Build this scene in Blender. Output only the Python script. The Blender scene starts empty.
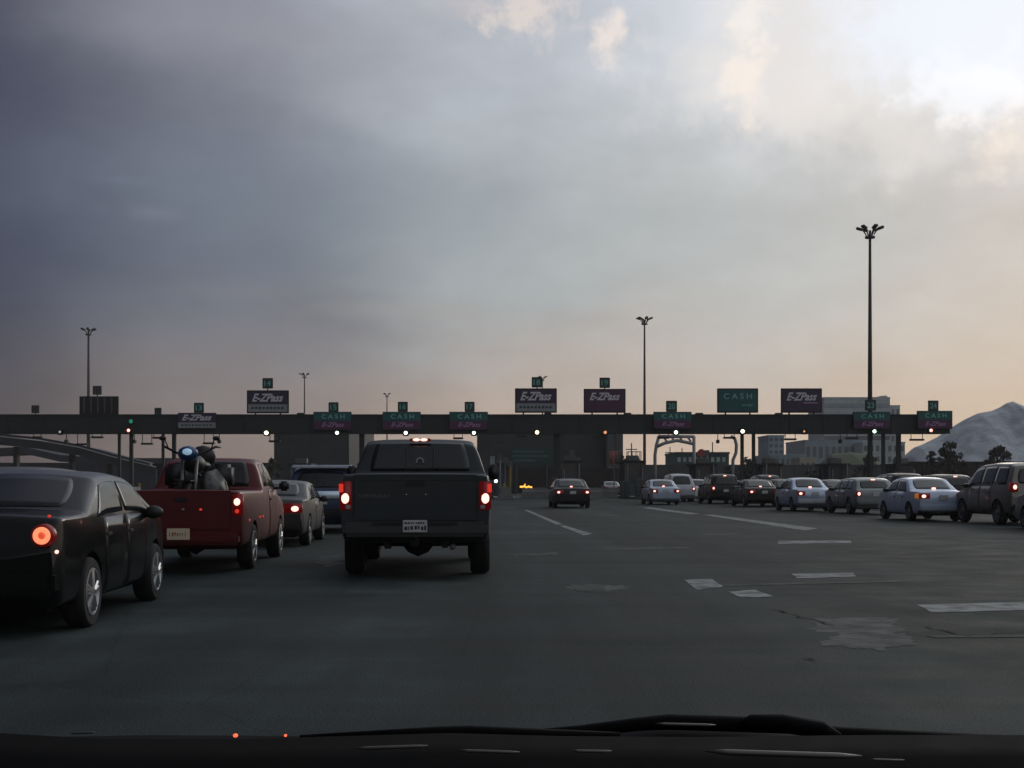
import bpy, bmesh, math, random
from mathutils import Vector, Matrix, noise
random.seed(7)
S = bpy.context.scene
COL = S.collection
F = 1250.0; CX = 512.0; HY = 483.0; EYE = 1.25
R = math.radians
YAW = R(2.6)                       # the road runs 2.6 degrees left of the view

def P(px, py, Y): return Vector(((px-CX)/F*Y, Y, EYE-(py-HY)/F*Y))
def G(px, py):
    Y = F*EYE/(py-HY); return Vector(((px-CX)/F*Y, Y, 0))

# ------------------------------------------------------------------ materials
def new_mat(name):
    m = bpy.data.materials.new(name); m.use_nodes = True
    nt = m.node_tree; return m, nt, nt.nodes, nt.links, nt.nodes['Principled BSDF']

def mat(name, col, rough=0.6, metal=0.0, var=0.15, scale=3.0, coat=0.0, bump=0.0, spec=0.5):
    m, nt, n, l, b = new_mat(name)
    tc = n.new('ShaderNodeTexCoord'); no = n.new('ShaderNodeTexNoise')
    no.inputs['Scale'].default_value = scale; no.inputs['Detail'].default_value = 6
    l.new(tc.outputs['Object'], no.inputs['Vector'])
    mr = n.new('ShaderNodeMapRange'); mr.inputs['From Min'].default_value = .3; mr.inputs['From Max'].default_value = .7
    mr.inputs['To Min'].default_value = 1-var; mr.inputs['To Max'].default_value = 1+var
    l.new(no.outputs['Fac'], mr.inputs['Value'])
    mx = n.new('ShaderNodeMix'); mx.data_type = 'RGBA'; mx.blend_type = 'MULTIPLY'
    mx.inputs[0].default_value = 1; mx.inputs[6].default_value = (*col, 1)
    l.new(mr.outputs['Result'], mx.inputs[7]); l.new(mx.outputs[2], b.inputs['Base Color'])
    mr2 = n.new('ShaderNodeMapRange'); mr2.inputs['To Min'].default_value = max(0, rough-.1); mr2.inputs['To Max'].default_value = min(1, rough+.1)
    l.new(no.outputs['Fac'], mr2.inputs['Value']); l.new(mr2.outputs['Result'], b.inputs['Roughness'])
    b.inputs['Metallic'].default_value = metal; b.inputs['Coat Weight'].default_value = coat
    b.inputs['Specular IOR Level'].default_value = spec
    if bump:
        bp = n.new('ShaderNodeBump'); bp.inputs['Strength'].default_value = bump
        l.new(no.outputs['Fac'], bp.inputs['Height']); l.new(bp.outputs['Normal'], b.inputs['Normal'])
    return m

def emit(name, col, strength, base=None):
    m, nt, n, l, b = new_mat(name)
    b.inputs['Base Color'].default_value = (*(base or col), 1); b.inputs['Roughness'].default_value = .3
    b.inputs['Emission Color'].default_value = (*col, 1); b.inputs['Emission Strength'].default_value = strength
    return m

def banded(name, c1, c2, sx, sz, rough=.7, axis='Z'):
    """two-tone cladding: horizontal or vertical panel joints plus weathering"""
    m, nt, n, l, b = new_mat(name)
    tc = n.new('ShaderNodeTexCoord'); mp = n.new('ShaderNodeMapping'); br = n.new('ShaderNodeTexBrick')
    mp.inputs['Rotation'].default_value = (R(90), 0, 0)
    l.new(tc.outputs['Object'], mp.inputs['Vector']); l.new(mp.outputs['Vector'], br.inputs['Vector'])
    br.offset = 0
    br.inputs['Scale'].default_value = 1; br.inputs['Brick Width'].default_value = sx; br.inputs['Row Height'].default_value = sz
    br.inputs['Mortar Size'].default_value = .06
    br.inputs['Color1'].default_value = (*c1, 1); br.inputs['Color2'].default_value = (*[c*1.12 for c in c1], 1); br.inputs['Mortar'].default_value = (*c2, 1)
    no = n.new('ShaderNodeTexNoise'); no.inputs['Scale'].default_value = .35; no.inputs['Detail'].default_value = 8
    l.new(tc.outputs['Object'], no.inputs['Vector'])
    mr = n.new('ShaderNodeMapRange'); mr.inputs['To Min'].default_value = .6; mr.inputs['To Max'].default_value = 1.4
    l.new(no.outputs['Fac'], mr.inputs['Value'])
    mx = n.new('ShaderNodeMix'); mx.data_type = 'RGBA'; mx.blend_type = 'MULTIPLY'; mx.inputs[0].default_value = 1
    l.new(br.outputs['Color'], mx.inputs[6]); l.new(mr.outputs['Result'], mx.inputs[7]); l.new(mx.outputs[2], b.inputs['Base Color'])
    b.inputs['Roughness'].default_value = rough
    return m

def asphalt():
    m, nt, n, l, b = new_mat('asphalt')
    tc = n.new('ShaderNodeTexCoord')
    def nz(s, d=8, st=None):
        t = n.new('ShaderNodeTexNoise'); t.inputs['Scale'].default_value = s; t.inputs['Detail'].default_value = d; t.inputs['Roughness'].default_value = .6
        if st:
            mp = n.new('ShaderNodeMapping'); mp.inputs['Scale'].default_value = st; mp.inputs['Rotation'].default_value = (0, 0, -YAW)
            l.new(tc.outputs['Object'], mp.inputs['Vector']); l.new(mp.outputs['Vector'], t.inputs['Vector'])
        else: l.new(tc.outputs['Object'], t.inputs['Vector'])
        return t
    big = nz(.12); mid = nz(1.2); fine = nz(60, 3); lanes = nz(.5, 5, (1.2, .06, 1)); slab = nz(.4, 4, (.10, 1.1, 1))
    def mrange(src, a, c, fa=.3, fb=.7):
        r = n.new('ShaderNodeMapRange'); r.inputs['From Min'].default_value = fa; r.inputs['From Max'].default_value = fb
        r.inputs['To Min'].default_value = a; r.inputs['To Max'].default_value = c; l.new(src, r.inputs['Value']); return r.outputs['Result']
    def mul(x, y):
        k = n.new('ShaderNodeMath'); k.operation = 'MULTIPLY'; l.new(x, k.inputs[0]); l.new(y, k.inputs[1]); return k.outputs[0]
    f = mul(mrange(big.outputs['Fac'], .65, 1.4), mrange(mid.outputs['Fac'], .62, 1.38))
    f = mul(f, mrange(fine.outputs['Fac'], .5, 1.5)); f = mul(f, mrange(lanes.outputs['Fac'], .55, 1.4)); f = mul(f, mrange(slab.outputs['Fac'], .65, 1.35))
    # dark fine cracks and tar joints
    vo = n.new('ShaderNodeTexVoronoi'); vo.feature = 'DISTANCE_TO_EDGE'; vo.inputs['Scale'].default_value = .22
    ad = n.new('ShaderNodeMix'); ad.data_type = 'VECTOR'; ad.inputs[0].default_value = .12
    l.new(tc.outputs['Object'], ad.inputs[4]); l.new(mid.outputs['Color'], ad.inputs[5]); l.new(ad.outputs[1], vo.inputs['Vector'])
    f = mul(f, mrange(vo.outputs['Distance'], .80, 1.0, 0.0, .004))
    mx = n.new('ShaderNodeMix'); mx.data_type = 'RGBA'; mx.blend_type = 'MULTIPLY'; mx.inputs[0].default_value = 1
    mx.inputs[6].default_value = (.030, .039, .039, 1); l.new(f, mx.inputs[7]); l.new(mx.outputs[2], b.inputs['Base Color'])
    l.new(mrange(mid.outputs['Fac'], .72, .92), b.inputs['Roughness'])
    b.inputs['Specular IOR Level'].default_value = .12
    bp = n.new('ShaderNodeBump'); bp.inputs['Strength'].default_value = .6; bp.inputs['Distance'].default_value = .012
    l.new(fine.outputs['Fac'], bp.inputs['Height']); l.new(bp.outputs['Normal'], b.inputs['Normal'])
    return m

def worn_paint(name, col, thr=.42):
    m, nt, n, l, b = new_mat(name)
    tc = n.new('ShaderNodeTexCoord'); no = n.new('ShaderNodeTexNoise'); no.inputs['Scale'].default_value = 5; no.inputs['Detail'].default_value = 10
    no.inputs['Roughness'].default_value = .7
    l.new(tc.outputs['Object'], no.inputs['Vector'])
    rp = n.new('ShaderNodeValToRGB'); no.inputs['Scale'].default_value = 3.2; rp.color_ramp.elements[0].position = thr-.10; rp.color_ramp.elements[0].color = (.031, .039, .038, 1)
    rp.color_ramp.elements[1].position = thr+.16; rp.color_ramp.elements[1].color = (*col, 1)
    l.new(no.outputs['Fac'], rp.inputs['Fac']); l.new(rp.outputs['Color'], b.inputs['Base Color']); b.inputs['Roughness'].default_value = .85; b.inputs['Specular IOR Level'].default_value = .12
    return m

def leaf_mat(name, a, c):
    m, nt, n, l, b = new_mat(name)
    tc = n.new('ShaderNodeTexCoord'); no = n.new('ShaderNodeTexNoise'); no.inputs['Scale'].default_value = .9; no.inputs['Detail'].default_value = 5
    l.new(tc.outputs['Object'], no.inputs['Vector'])
    rp = n.new('ShaderNodeValToRGB'); rp.color_ramp.elements[0].position = .35; rp.color_ramp.elements[0].color = (*a, 1)
    rp.color_ramp.elements[1].position = .65; rp.color_ramp.elements[1].color = (*c, 1)
    l.new(no.outputs['Fac'], rp.inputs['Fac']); l.new(rp.outputs['Color'], b.inputs['Base Color']); b.inputs['Roughness'].default_value = .7
    return m

def glass(name, col=(.012, .016, .018), rough=.06):
    m = mat(name, col, rough, 0, .3, 2.0); return m

def streaks():
    m, nt, n, l, b = new_mat('tarpaulin_blue_grey'); tc = n.new('ShaderNodeTexCoord')
    def nz(s, st):
        mp = n.new('ShaderNodeMapping'); mp.inputs['Scale'].default_value = st; t = n.new('ShaderNodeTexNoise'); t.inputs['Scale'].default_value = s; t.inputs['Detail'].default_value = 7; t.inputs['Roughness'].default_value = .62; t.inputs['Distortion'].default_value = .6
        l.new(tc.outputs['Object'], mp.inputs['Vector']); l.new(mp.outputs['Vector'], t.inputs['Vector']); return t
    a = nz(.5, (.55, .55, .16)); r = n.new('ShaderNodeValToRGB'); e = r.color_ramp.elements
    e[0].position = .36; e[0].color = (.34, .37, .41, 1); e[1].position = .62; e[1].color = (.52, .56, .60, 1)
    l.new(a.outputs['Fac'], r.inputs['Fac']); l.new(r.outputs['Color'], b.inputs['Base Color']); b.inputs['Roughness'].default_value = .8
    bp = n.new('ShaderNodeBump'); bp.inputs['Strength'].default_value = .6; bp.inputs['Distance'].default_value = .7; l.new(nz(.3, (1, 1, .35)).outputs['Fac'], bp.inputs['Height']); l.new(bp.outputs['Normal'], b.inputs['Normal'])
    return m
M = dict(
 asphalt=asphalt(), ground=mat('dry_earth', (.07, .065, .05), .95, 0, .35, .2, bump=.3),
 paint=worn_paint('worn_road_paint', (.30, .32, .315), .42), paint_faint=worn_paint('faded_road_paint', (.10, .108, .105), .52),
 patch=worn_paint('repair_patch', (.115, .125, .122), .45), crack=mat('tar_seal', (.015, .016, .017), .9, spec=.15),
 concrete=mat('weathered_concrete', (.20, .20, .19), .85, 0, .25, 1.2, bump=.2),
 steel=mat('dark_painted_steel', (.022, .026, .025), .6, 0, .25, .5),
 girder=banded('girder_cladding', (.022, .027, .025), (.012, .014, .013), 5.36, 1.7),
 galv=mat('galvanised_steel', (.16, .17, .17), .5, .4, .2, 1.5), pole=mat('brown_grey_pole_steel', (.055, .045, .040), .6, .2, .2, .6),
 whitesteel=mat('pale_painted_steel', (.30, .31, .32), .6, 0, .2, .8),
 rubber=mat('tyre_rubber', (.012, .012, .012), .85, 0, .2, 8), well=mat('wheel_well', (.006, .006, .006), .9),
 rim=mat('alloy_rim', (.42, .43, .44), .35, .85, .1, 4), steelrim=mat('plain_steel_rim', (.22, .22, .22), .5, .6, .2, 6),
 glass=glass('tinted_car_glass'), glassb=glass('blue_tinted_glass', (.03, .05, .075), .12),
 chrome=mat('chrome', (.6, .6, .6), .15, 1, .05, 3), black=mat('black_plastic', (.012, .012, .013), .45, 0, .2, 6, bump=.05),
 plate=mat('licence_plate', (.55, .55, .55), .5, 0, .1, 10), platey=mat('yellowed_licence_plate', (.75, .62, .45), .5, 0, .1, 10), ink=mat('plate_ink', (.03, .03, .05), .6),
 redlens=emit('red_lens', (.9, .02, .02), .05, (.16, .006, .006)), amberlens=emit('amber_lens', (1, .35, .05), .25, (.4, .1, .02)),
 lamp=emit('brake_lamp', (1, .50, .42), 2.0), lampring=emit('ring_lamp', (1, .27, .13), 1.15), lampcore=emit('ring_lamp_core', (.9, .13, .05), .55), chmsl=emit('high_brake_lamp', (1, .50, .42), 2.0),
 redglow=emit('red_glow', (1, .05, .03), .5),
 sgreen=emit('signal_green', (.65, 1, .75), 6), swhite=emit('signal_white', (1, .95, .72), 7), samber=emit('signal_amber', (1, .72, .35), 5), sdim=emit('signal_amber_dim', (1, .45, .2), .8),
 sred=emit('signal_red', (1, .25, .2), 5), sgdim=emit('signal_green_dim', (.05, .6, .35), .25),
 purple=mat('purple_sign_sheeting', (.085, .022, .075), .5, 0, .2, 1), teal=mat('teal_sign_sheeting', (.010, .105, .10), .5, 0, .2, 1),
 darkpurple=mat('dark_purple_sheeting', (.04, .022, .06), .5, 0, .2, 1), frame=mat('sign_frame', (.012, .012, .014), .6),
 strip=mat('pale_sign_strip', (.30, .32, .33), .6, 0, .15, 2), white=mat('sign_white', (.70, .68, .72), .5, 0, .1, 3), pinkish=mat('sign_lettering_pink', (.45, .25, .45), .5, 0, .1, 3),
 tealtxt=mat('sign_lettering_teal', (.20, .55, .50), .5, 0, .1, 3), greensign=mat('green_sign', (.012, .055, .045), .5, 0, .2, 1),
 signback=mat('sign_back_grey', (.10, .10, .105), .6, 0, .2, 2),
 bldg_dark=banded('dark_green_cladding', (.028, .034, .031), (.016, .02, .018), 3.0, 1.1), bldg_brown=banded('brown_grey_cladding', (.075, .065, .058), (.04, .035, .03), 2.2, 2.4),
 bldg_pale=banded('pale_office_wall', (.38, .44, .45), (.24, .30, .31), 40, 5.5), bldg_blue=banded('blue_grey_wall', (.20, .29, .33), (.09, .15, .19), 2.6, 3.2),
 bldg_tan=mat('tan_wall', (.38, .35, .26), .8, 0, .15, .3), bldg_teal=mat('teal_wall', (.02, .09, .08), .7, 0, .25, .3), winpane=mat('far_window', (.05, .07, .09), .2, 0, .3, .5), winlight=mat('pale_far_window', (.40, .44, .44), .3, 0, .2, .5),
 wall=banded('retaining_wall_panels', (.055, .062, .065), (.034, .038, .04), 4, 2), brownwall=mat('dark_brown_fence', (.028, .022, .02), .9, 0, .3, .4), bluewall=mat('dusky_blue_wall', (.040, .042, .055), .8, 0, .3, .2),
 tarp=streaks(),
 yellow=mat('yellow_paint', (.32, .20, .03), .6, 0, .25, 2), redsign=mat('red_sign_face', (.35, .045, .035), .6, 0, .15, 2), pink=mat('pink_flag', (.45, .15, .14), .7, 0, .3, 2),
 booth=banded('booth_panels', (.055, .068, .07), (.03, .035, .036), .6, 3), boothblue=mat('booth_blue_grey', (.06, .095, .105), .6, 0, .2, 2),
 letter_dim=mat('dim_sign_lettering', (.06, .15, .14), .6),
 bark=mat('bark', (.06, .045, .035), .9, 0, .3, 5), leaf=leaf_mat('olive_foliage', (.018, .022, .012), (.055, .06, .028)), leafb=leaf_mat('brownish_foliage', (.03, .024, .016), (.065, .05, .032)), leafg=leaf_mat('dark_green_foliage', (.010, .02, .015), (.03, .05, .034)),
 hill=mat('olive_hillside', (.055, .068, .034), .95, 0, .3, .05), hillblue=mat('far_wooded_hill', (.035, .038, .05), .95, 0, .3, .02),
 dash=mat('dashboard_vinyl', (.003, .003, .003), .9, 0, .2, 30, bump=.1, spec=.08), wiper=mat('wiper_satin_black', (.003, .003, .0035), .8, spec=.12), shiny=mat('glint_bar_gloss', (.12, .11, .10), .4, .5, .15, 8),
 hood=mat('own_car_hood', (.004, .004, .005), .7, spec=.15), led=emit('dash_led', (1, .12, .05), 1.6), amberled=emit('amber_led', (1, .42, .06), 2.2), boothlamp=emit('booth_lamp', (.9, 1, .95), 4),
 vinyl=mat('seat_vinyl', (.012, .012, .012), .5), blueplastic=mat('blue_fairing', (.01, .06, .16), .35, 0, .1, 4), headlamp=emit('headlamp_reflection_glow', (.5, .75, 1), .32), engine=mat('engine_metal', (.06, .06, .06), .45, .7, .4, 14),  # headlamp: weak emission stands in for a reflection
)
def _unused(): pass
def paintm(name, c, rough=.42, metal=0.25, coat=.25):
    dk_ = max(c) < .05
    return mat(name, c, rough, 0 if dk_ else metal, .08, 1.6, .06 if dk_ else .18, 0, .28 if dk_ else .5)

# ------------------------------------------------------------------ object helpers
def link(name, me, parent=None, m=None, smooth=False):
    o = bpy.data.objects.new(name, me); COL.objects.link(o)
    if parent is not None: o.parent = parent
    if m is not None:
        for x in (m if isinstance(m, (list, tuple)) else [m]): me.materials.append(x)
    if smooth:
        for p in me.polygons: p.use_smooth = True
    return o
def tag(o, label=None, cat=None, group=None, kind=None):
    if label: o['label'] = label
    if cat: o['category'] = cat
    if group: o['group'] = group
    if kind: o['kind'] = kind
    return o
def thing(name, label, cat, loc=(0, 0, 0), rz=0, group=None):
    o = bpy.data.objects.new(name, None); COL.objects.link(o); o.location = loc; o.rotation_euler = (0, 0, rz)
    o.empty_display_size = .2
    return tag(o, label, cat, group)

class MB:
    def __init__(s): s.v = []; s.f = []; s.mi = []
    def face(s, idx, mi=0): s.f.append(idx); s.mi.append(mi)
    def box(s, x0, x1, y0, y1, z0, z1, mi=0, bev=0, mt=None):
        bm = bmesh.new(); bmesh.ops.create_cube(bm, size=1)
        for v in bm.verts: v.co = Vector(((x0+x1)/2+v.co.x*(x1-x0), (y0+y1)/2+v.co.y*(y1-y0), (z0+z1)/2+v.co.z*(z1-z0)))
        if bev: bmesh.ops.bevel(bm, geom=bm.edges[:], offset=bev, segments=2, affect='EDGES', clamp_overlap=True)
        s.addbm(bm, mi, mt); return s
    def addbm(s, bm, mi=0, mt=None):
        b = len(s.v); bm.verts.index_update()
        for v in bm.verts: s.v.append((mt @ v.co) if mt else v.co.copy())
        for f in bm.faces: s.face([b+v.index for v in f.verts], mi)
        bm.free()
    def tube(s, pts, r, n=8, mi=0, cap=True):
        pts = [Vector(p) for p in pts]; rs = r if isinstance(r, (list, tuple)) else [r]*len(pts)
        b = len(s.v)
        for i, p in enumerate(pts):
            d = (pts[min(i+1, len(pts)-1)]-pts[max(i-1, 0)]).normalized()
            a = Vector((0, 0, 1)) if abs(d.z) < .9 else Vector((1, 0, 0))
            u = d.cross(a).normalized(); w = u.cross(d)
            for k in range(n):
                t = 2*math.pi*k/n; s.v.append(p+(u*math.cos(t)+w*math.sin(t))*rs[i])
        for i in range(len(pts)-1):
            for k in range(n): s.face([b+i*n+k, b+i*n+(k+1) % n, b+(i+1)*n+(k+1) % n, b+(i+1)*n+k], mi)
        if cap:
            s.face([b+k for k in range(n)][::-1], mi); s.face([b+(len(pts)-1)*n+k for k in range(n)], mi)
        return s
    def lathe(s, prof, n=28, axis='x', c=(0, 0, 0), mi=0):
        """prof: list of (a, r) along the axis"""
        b = len(s.v); c = Vector(c)
        for a, r in prof:
            for k in range(n):
                t = 2*math.pi*k/n; q = (math.cos(t)*r, math.sin(t)*r)
                s.v.append(c+Vector({'x': (a, q[0], q[1]), 'y': (q[0], a, q[1]), 'z': (q[0], q[1], a)}[axis]))
        for i in range(len(prof)-1):
            for k in range(n): s.face([b+i*n+k, b+i*n+(k+1) % n, b+(i+1)*n+(k+1) % n, b+(i+1)*n+k], mi)
        return s
    def ball(s, c, r, mi=0, sub=2):
        bm = bmesh.new(); bmesh.ops.create_icosphere(bm, subdivisions=sub, radius=1)
        rr = r if isinstance(r, (tuple, list)) else (r, r, r)
        for v in bm.verts: v.co = Vector((c[0]+v.co.x*rr[0], c[1]+v.co.y*rr[1], c[2]+v.co.z*rr[2]))
        s.addbm(bm, mi); return s
    def prism(s, poly, y0, y1, mi=0):
        """poly in (x,z), extruded along y"""
        b = len(s.v); n = len(poly)
        for y in (y0, y1):
            for x, z in poly: s.v.append(Vector((x, y, z)))
        s.face([b+i for i in range(n)], mi); s.face([b+n+i for i in range(n)][::-1], mi)
        for i in range(n): s.face([b+i, b+n+i, b+n+(i+1) % n, b+(i+1) % n], mi)
        return s
    def mesh(s, name):
        me = bpy.data.meshes.new(name); me.from_pydata([tuple(v) for v in s.v], [], s.f)
        for p, k in zip(me.polygons, s.mi): p.material_index = k
        me.update()
        bm = bmesh.new(); bm.from_mesh(me); bmesh.ops.recalc_face_normals(bm, faces=bm.faces[:]); bm.to_mesh(me); bm.free()
        return me
    def build(s, name, m, parent=None, smooth=False): return link(name, s.mesh(name), parent, m, smooth)
    def auto(s, name, m, parent=None, ang=40):
        o = s.build(name, m, parent); me = o.data
        for p in me.polygons: p.use_smooth = True
        try: me.set_sharp_from_angle(angle=R(ang))
        except Exception: pass
        return o

def text_mesh(name, body, w, h, parent, m, loc, shear=0.0, depth=.006, bold=0.0, spacing=1.0):
    """real raised lettering, facing -Y, fitted into w x h with its centre at loc"""
    cu = bpy.data.curves.new(name, 'FONT'); cu.body = body; cu.size = 1; cu.shear = shear; cu.extrude = .01; cu.offset = bold
    cu.space_character = spacing; cu.resolution_u = 3
    o = bpy.data.objects.new('tmp_text', cu); COL.objects.link(o)
    dg = bpy.context.evaluated_depsgraph_get(); dg.update()
    me = bpy.data.meshes.new_from_object(o.evaluated_get(dg)); bpy.data.objects.remove(o); bpy.data.curves.remove(cu)
    xs = [v.co.x for v in me.vertices]; ys = [v.co.y for v in me.vertices]
    ax, bx, ay, by = min(xs), max(xs), min(ys), max(ys)
    for v in me.vertices:
        x = (v.co.x-(ax+bx)/2)/(bx-ax)*w; z = (v.co.y-(ay+by)/2)/(by-ay)*h; d = -depth if v.co.z > 0 else 0
        v.co = Vector((x, d, z))
    me.name = name; me.materials.clear()
    o = link(name, me, parent, m); o.location = loc; return o

# ------------------------------------------------------------------ camera, world, sun
cam = bpy.data.cameras.new('camera'); co = bpy.data.objects.new('camera', cam); COL.objects.link(co)
co.location = (0, 0, EYE); co.rotation_euler = (R(90), 0, 0)
cam.sensor_width = 36; cam.lens = F/1024*36; cam.shift_y = (HY-384)/1024; cam.clip_start = .05; cam.clip_end = 9000
S.camera = co

def world():
    w = bpy.data.worlds.new('World'); S.world = w; w.use_nodes = True
    n = w.node_tree.nodes; l = w.node_tree.links; n.clear()
    out = n.new('ShaderNodeOutputWorld'); bg = n.new('ShaderNodeBackground'); l.new(bg.outputs[0], out.inputs[0])
    tc = n.new('ShaderNodeTexCoord'); sp = n.new('ShaderNodeSeparateXYZ'); l.new(tc.outputs['Generated'], sp.inputs[0])
    def ramp(src, stops, a, b):
        mr = n.new('ShaderNodeMapRange'); mr.inputs['From Min'].default_value = a; mr.inputs['From Max'].default_value = b; l.new(src, mr.inputs['Value'])
        r = n.new('ShaderNodeValToRGB'); r.color_ramp.interpolation = 'EASE'; e = r.color_ramp.elements
        while len(e) < len(stops): e.new(.5)
        for q, (p, c) in zip(e, stops): q.position = (p-a)/(b-a); q.color = (*c, 1)
        l.new(mr.outputs['Result'], r.inputs['Fac']); return r.outputs['Color']
    def math_(op, x, y):
        k = n.new('ShaderNodeMath'); k.operation = op
        for i, q in enumerate((x, y)):
            if isinstance(q, (int, float)): k.inputs[i].default_value = q
            else: l.new(q, k.inputs[i])
        return k.outputs[0]
    def mix(fac, a, b, mode='MIX'):
        k = n.new('ShaderNodeMix'); k.data_type = 'RGBA'; k.blend_type = mode
        for i, q in ((0, fac), (6, a), (7, b)):
            if isinstance(q, (int, float)): k.inputs[i].default_value = q
            elif isinstance(q, tuple): k.inputs[i].default_value = (*q, 1)
            else: l.new(q, k.inputs[i])
        return k.outputs[2]
    # cloud warp of the lookup direction so that no gradient is straight
    def noise_(scale, detail, st=(1, 1, 1), rough=.55):
        mp = n.new('ShaderNodeMapping'); mp.inputs['Scale'].default_value = st; l.new(tc.outputs['Generated'], mp.inputs['Vector'])
        t = n.new('ShaderNodeTexNoise'); t.inputs['Scale'].default_value = scale; t.inputs['Detail'].default_value = detail; t.inputs['Roughness'].default_value = rough
        l.new(mp.outputs['Vector'], t.inputs['Vector']); return t.outputs['Fac']
    n1 = noise_(3.2, 5, (1, 1, 2.2)); n2 = noise_(7, 7, (1, 1, 2.6)); n3 = noise_(2.0, 4, (1, 1, 3.5))
    wx = math_('ADD', sp.outputs['X'], math_('MULTIPLY', math_('SUBTRACT', n1, .5), .22))
    wz = math_('ADD', sp.outputs['Z'], math_('MULTIPLY', math_('SUBTRACT', n2, .5), .10))
    hor = ramp(wx, [(-.40, (.036, .027, .040)), (-.20, (.20, .158, .152)), (.0, (.46, .355, .30)), (.16, (.51, .405, .345)), (.40, (.46, .37, .305))], -.40, .40)
    mid = ramp(wx, [(-.40, (.028, .031, .060)), (-.22, (.135, .152, .190)), (.0, (.33, .36, .375)), (.16, (.41, .425, .43)), (.40, (.46, .44, .43))], -.40, .40)
    top = ramp(wx, [(-.40, (.045, .045, .075)), (-.22, (.21, .215, .255)), (.0, (.42, .45, .50)), (.16, (.62, .65, .70)), (.40, (.82, .87, .95))], -.40, .40)
    def step(src, a, b):
        mr = n.new('ShaderNodeMapRange'); mr.interpolation_type = 'SMOOTHSTEP'; mr.inputs['From Min'].default_value = a; mr.inputs['From Max'].default_value = b
        l.new(src, mr.inputs['Value']); return mr.outputs['Result']
    c = mix(step(wz, .02, .17), hor, mid); c = mix(step(wz, .19, .36), c, top)
    # soft mottling of the overcast
    n5 = noise_(24, 8, (1, 1, 1.8), .6)
    sh = n.new('ShaderNodeMapRange'); sh.inputs['From Min'].default_value = .35; sh.inputs['From Max'].default_value = .65; sh.inputs['To Min'].default_value = .86; sh.inputs['To Max'].default_value = 1.14
    l.new(math_('ADD', math_('ADD', math_('MULTIPLY', n3, .48), math_('MULTIPLY', n2, .32)), math_('MULTIPLY', n5, .20)), sh.inputs['Value'])
    c = mix(1.0, c, sh.outputs['Result'], 'MULTIPLY')
    # breaks in the cloud where the light comes through: (x, z of the direction, radius, strength, colour)
    nb = noise_(13, 10, (1, 1, 1), .66); ns = noise_(42, 9, (1, 1, 1), .62)
    def blob(px, py, rx, rz, amt, col, na=2.2, soft=-.25):
        nonlocal c
        u, v = (px-CX)/F, (HY-py)/F; d = Vector((u, 1, v)).normalized()
        dx = math_('DIVIDE', math_('SUBTRACT', sp.outputs['X'], d.x), rx/F); dz = math_('DIVIDE', math_('SUBTRACT', sp.outputs['Z'], d.z), rz/F)
        dist = math_('SQRT', math_('ADD', math_('MULTIPLY', dx, dx), math_('MULTIPLY', dz, dz)), 0)
        dist = math_('ADD', dist, math_('MULTIPLY', math_('SUBTRACT', ns if min(rx, rz) < 40 and rx < 70 else nb, .5), na))
        fac = math_('MULTIPLY', step(dist, 1.25, soft), amt)
        fac = math_('MULTIPLY', fac, math_('GREATER_THAN', sp.outputs['Y'], 0))
        c = mix(fac, c, col)
    # long blue-grey cloud bank running from the left towards the middle
    blob(60, 190, 330, 120, .45, (.070, .082, .130), .7, .0); blob(330, 205, 300, 70, .50, (.17, .20, .245), .8, .0); blob(620, 235, 260, 55, .35, (.33, .37, .39), .8, .0)
    blob(680, 130, 80, 34, .35, (.40, .43, .46), 1.4, .0); blob(330, 40, 200, 40, .35, (.30, .30, .34), 1.0, .0); blob(150, 212, 36, 10, .30, (.20, .21, .25), 2.4); blob(120, 180, 30, 6, .25, (.16, .19, .25), 2.0)
    blob(420, 310, 130, 14, .35, (.33, .30, .285), 1.8); blob(250, 292, 110, 10, .30, (.20, .185, .19), 1.8); blob(470, 352, 60, 7, .3, (.33, .27, .25), 1.6)
    # lighter broken cloud at the upper right with the clear bright sky behind it
    blob(880, 40, 190, 105, .70, (.72, .685, .66), 2.0, .55); blob(955, 25, 120, 70, .70, (.76, .82, .92), 2.6, .45); blob(985, 88, 62, 36, .75, (.84, .87, .93), 2.8, .3)
    blob(800, 90, 70, 50, .5, (.74, .69, .66), 2.2); blob(900, 140, 110, 34, .55, (.58, .56, .55), 1.8); blob(962, 118, 26, 8, .35, (.92, .87, .80), 3.6, -.3); blob(1008, 140, 34, 36, .55, (.88, .76, .66), 2.4)
    blob(980, 175, 26, 12, .4, (.76, .70, .64), 2.6)
    blob(742, 72, 22, 50, .62, (.90, .79, .70), 4.2, -.1); blob(752, 18, 20, 30, .6, (.86, .80, .74), 4.0, .1); blob(607, 42, 17, 27, .62, (.90, .77, .68), 4.0, -.1); blob(530, 12, 48, 24, .6, (.80, .68, .60), 4.0, .1); blob(470, 6, 50, 14, .5, (.60, .52, .50), 2.0)
    blob(720, 12, 60, 20, .35, (.70, .70, .72), 1.6)
    # behind the camera the sky is a plain darker dusk
    back = n.new('ShaderNodeMapRange'); back.inputs['From Min'].default_value = -.3; back.inputs['From Max'].default_value = .6; back.inputs['To Min'].default_value = .50; back.inputs['To Max'].default_value = 1
    l.new(sp.outputs['Y'], back.inputs['Value']); c = mix(1.0, c, back.outputs['Result'], 'MULTIPLY')
    # thin share of the clear dusk sky above the cloud
    sk = n.new('ShaderNodeTexSky'); sk.sky_type = 'NISHITA'; sk.sun_disc = False; sk.sun_elevation = R(14); sk.sun_rotation = R(26)
    sc = n.new('ShaderNodeMix'); sc.data_type = 'RGBA'; sc.blend_type = 'ADD'; sc.inputs[0].default_value = .004
    l.new(c, sc.inputs[6]); l.new(sk.outputs[0], sc.inputs[7]); l.new(sc.outputs[2], bg.inputs['Color'])
    bg.inputs['Strength'].default_value = 1.14
world()
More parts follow.
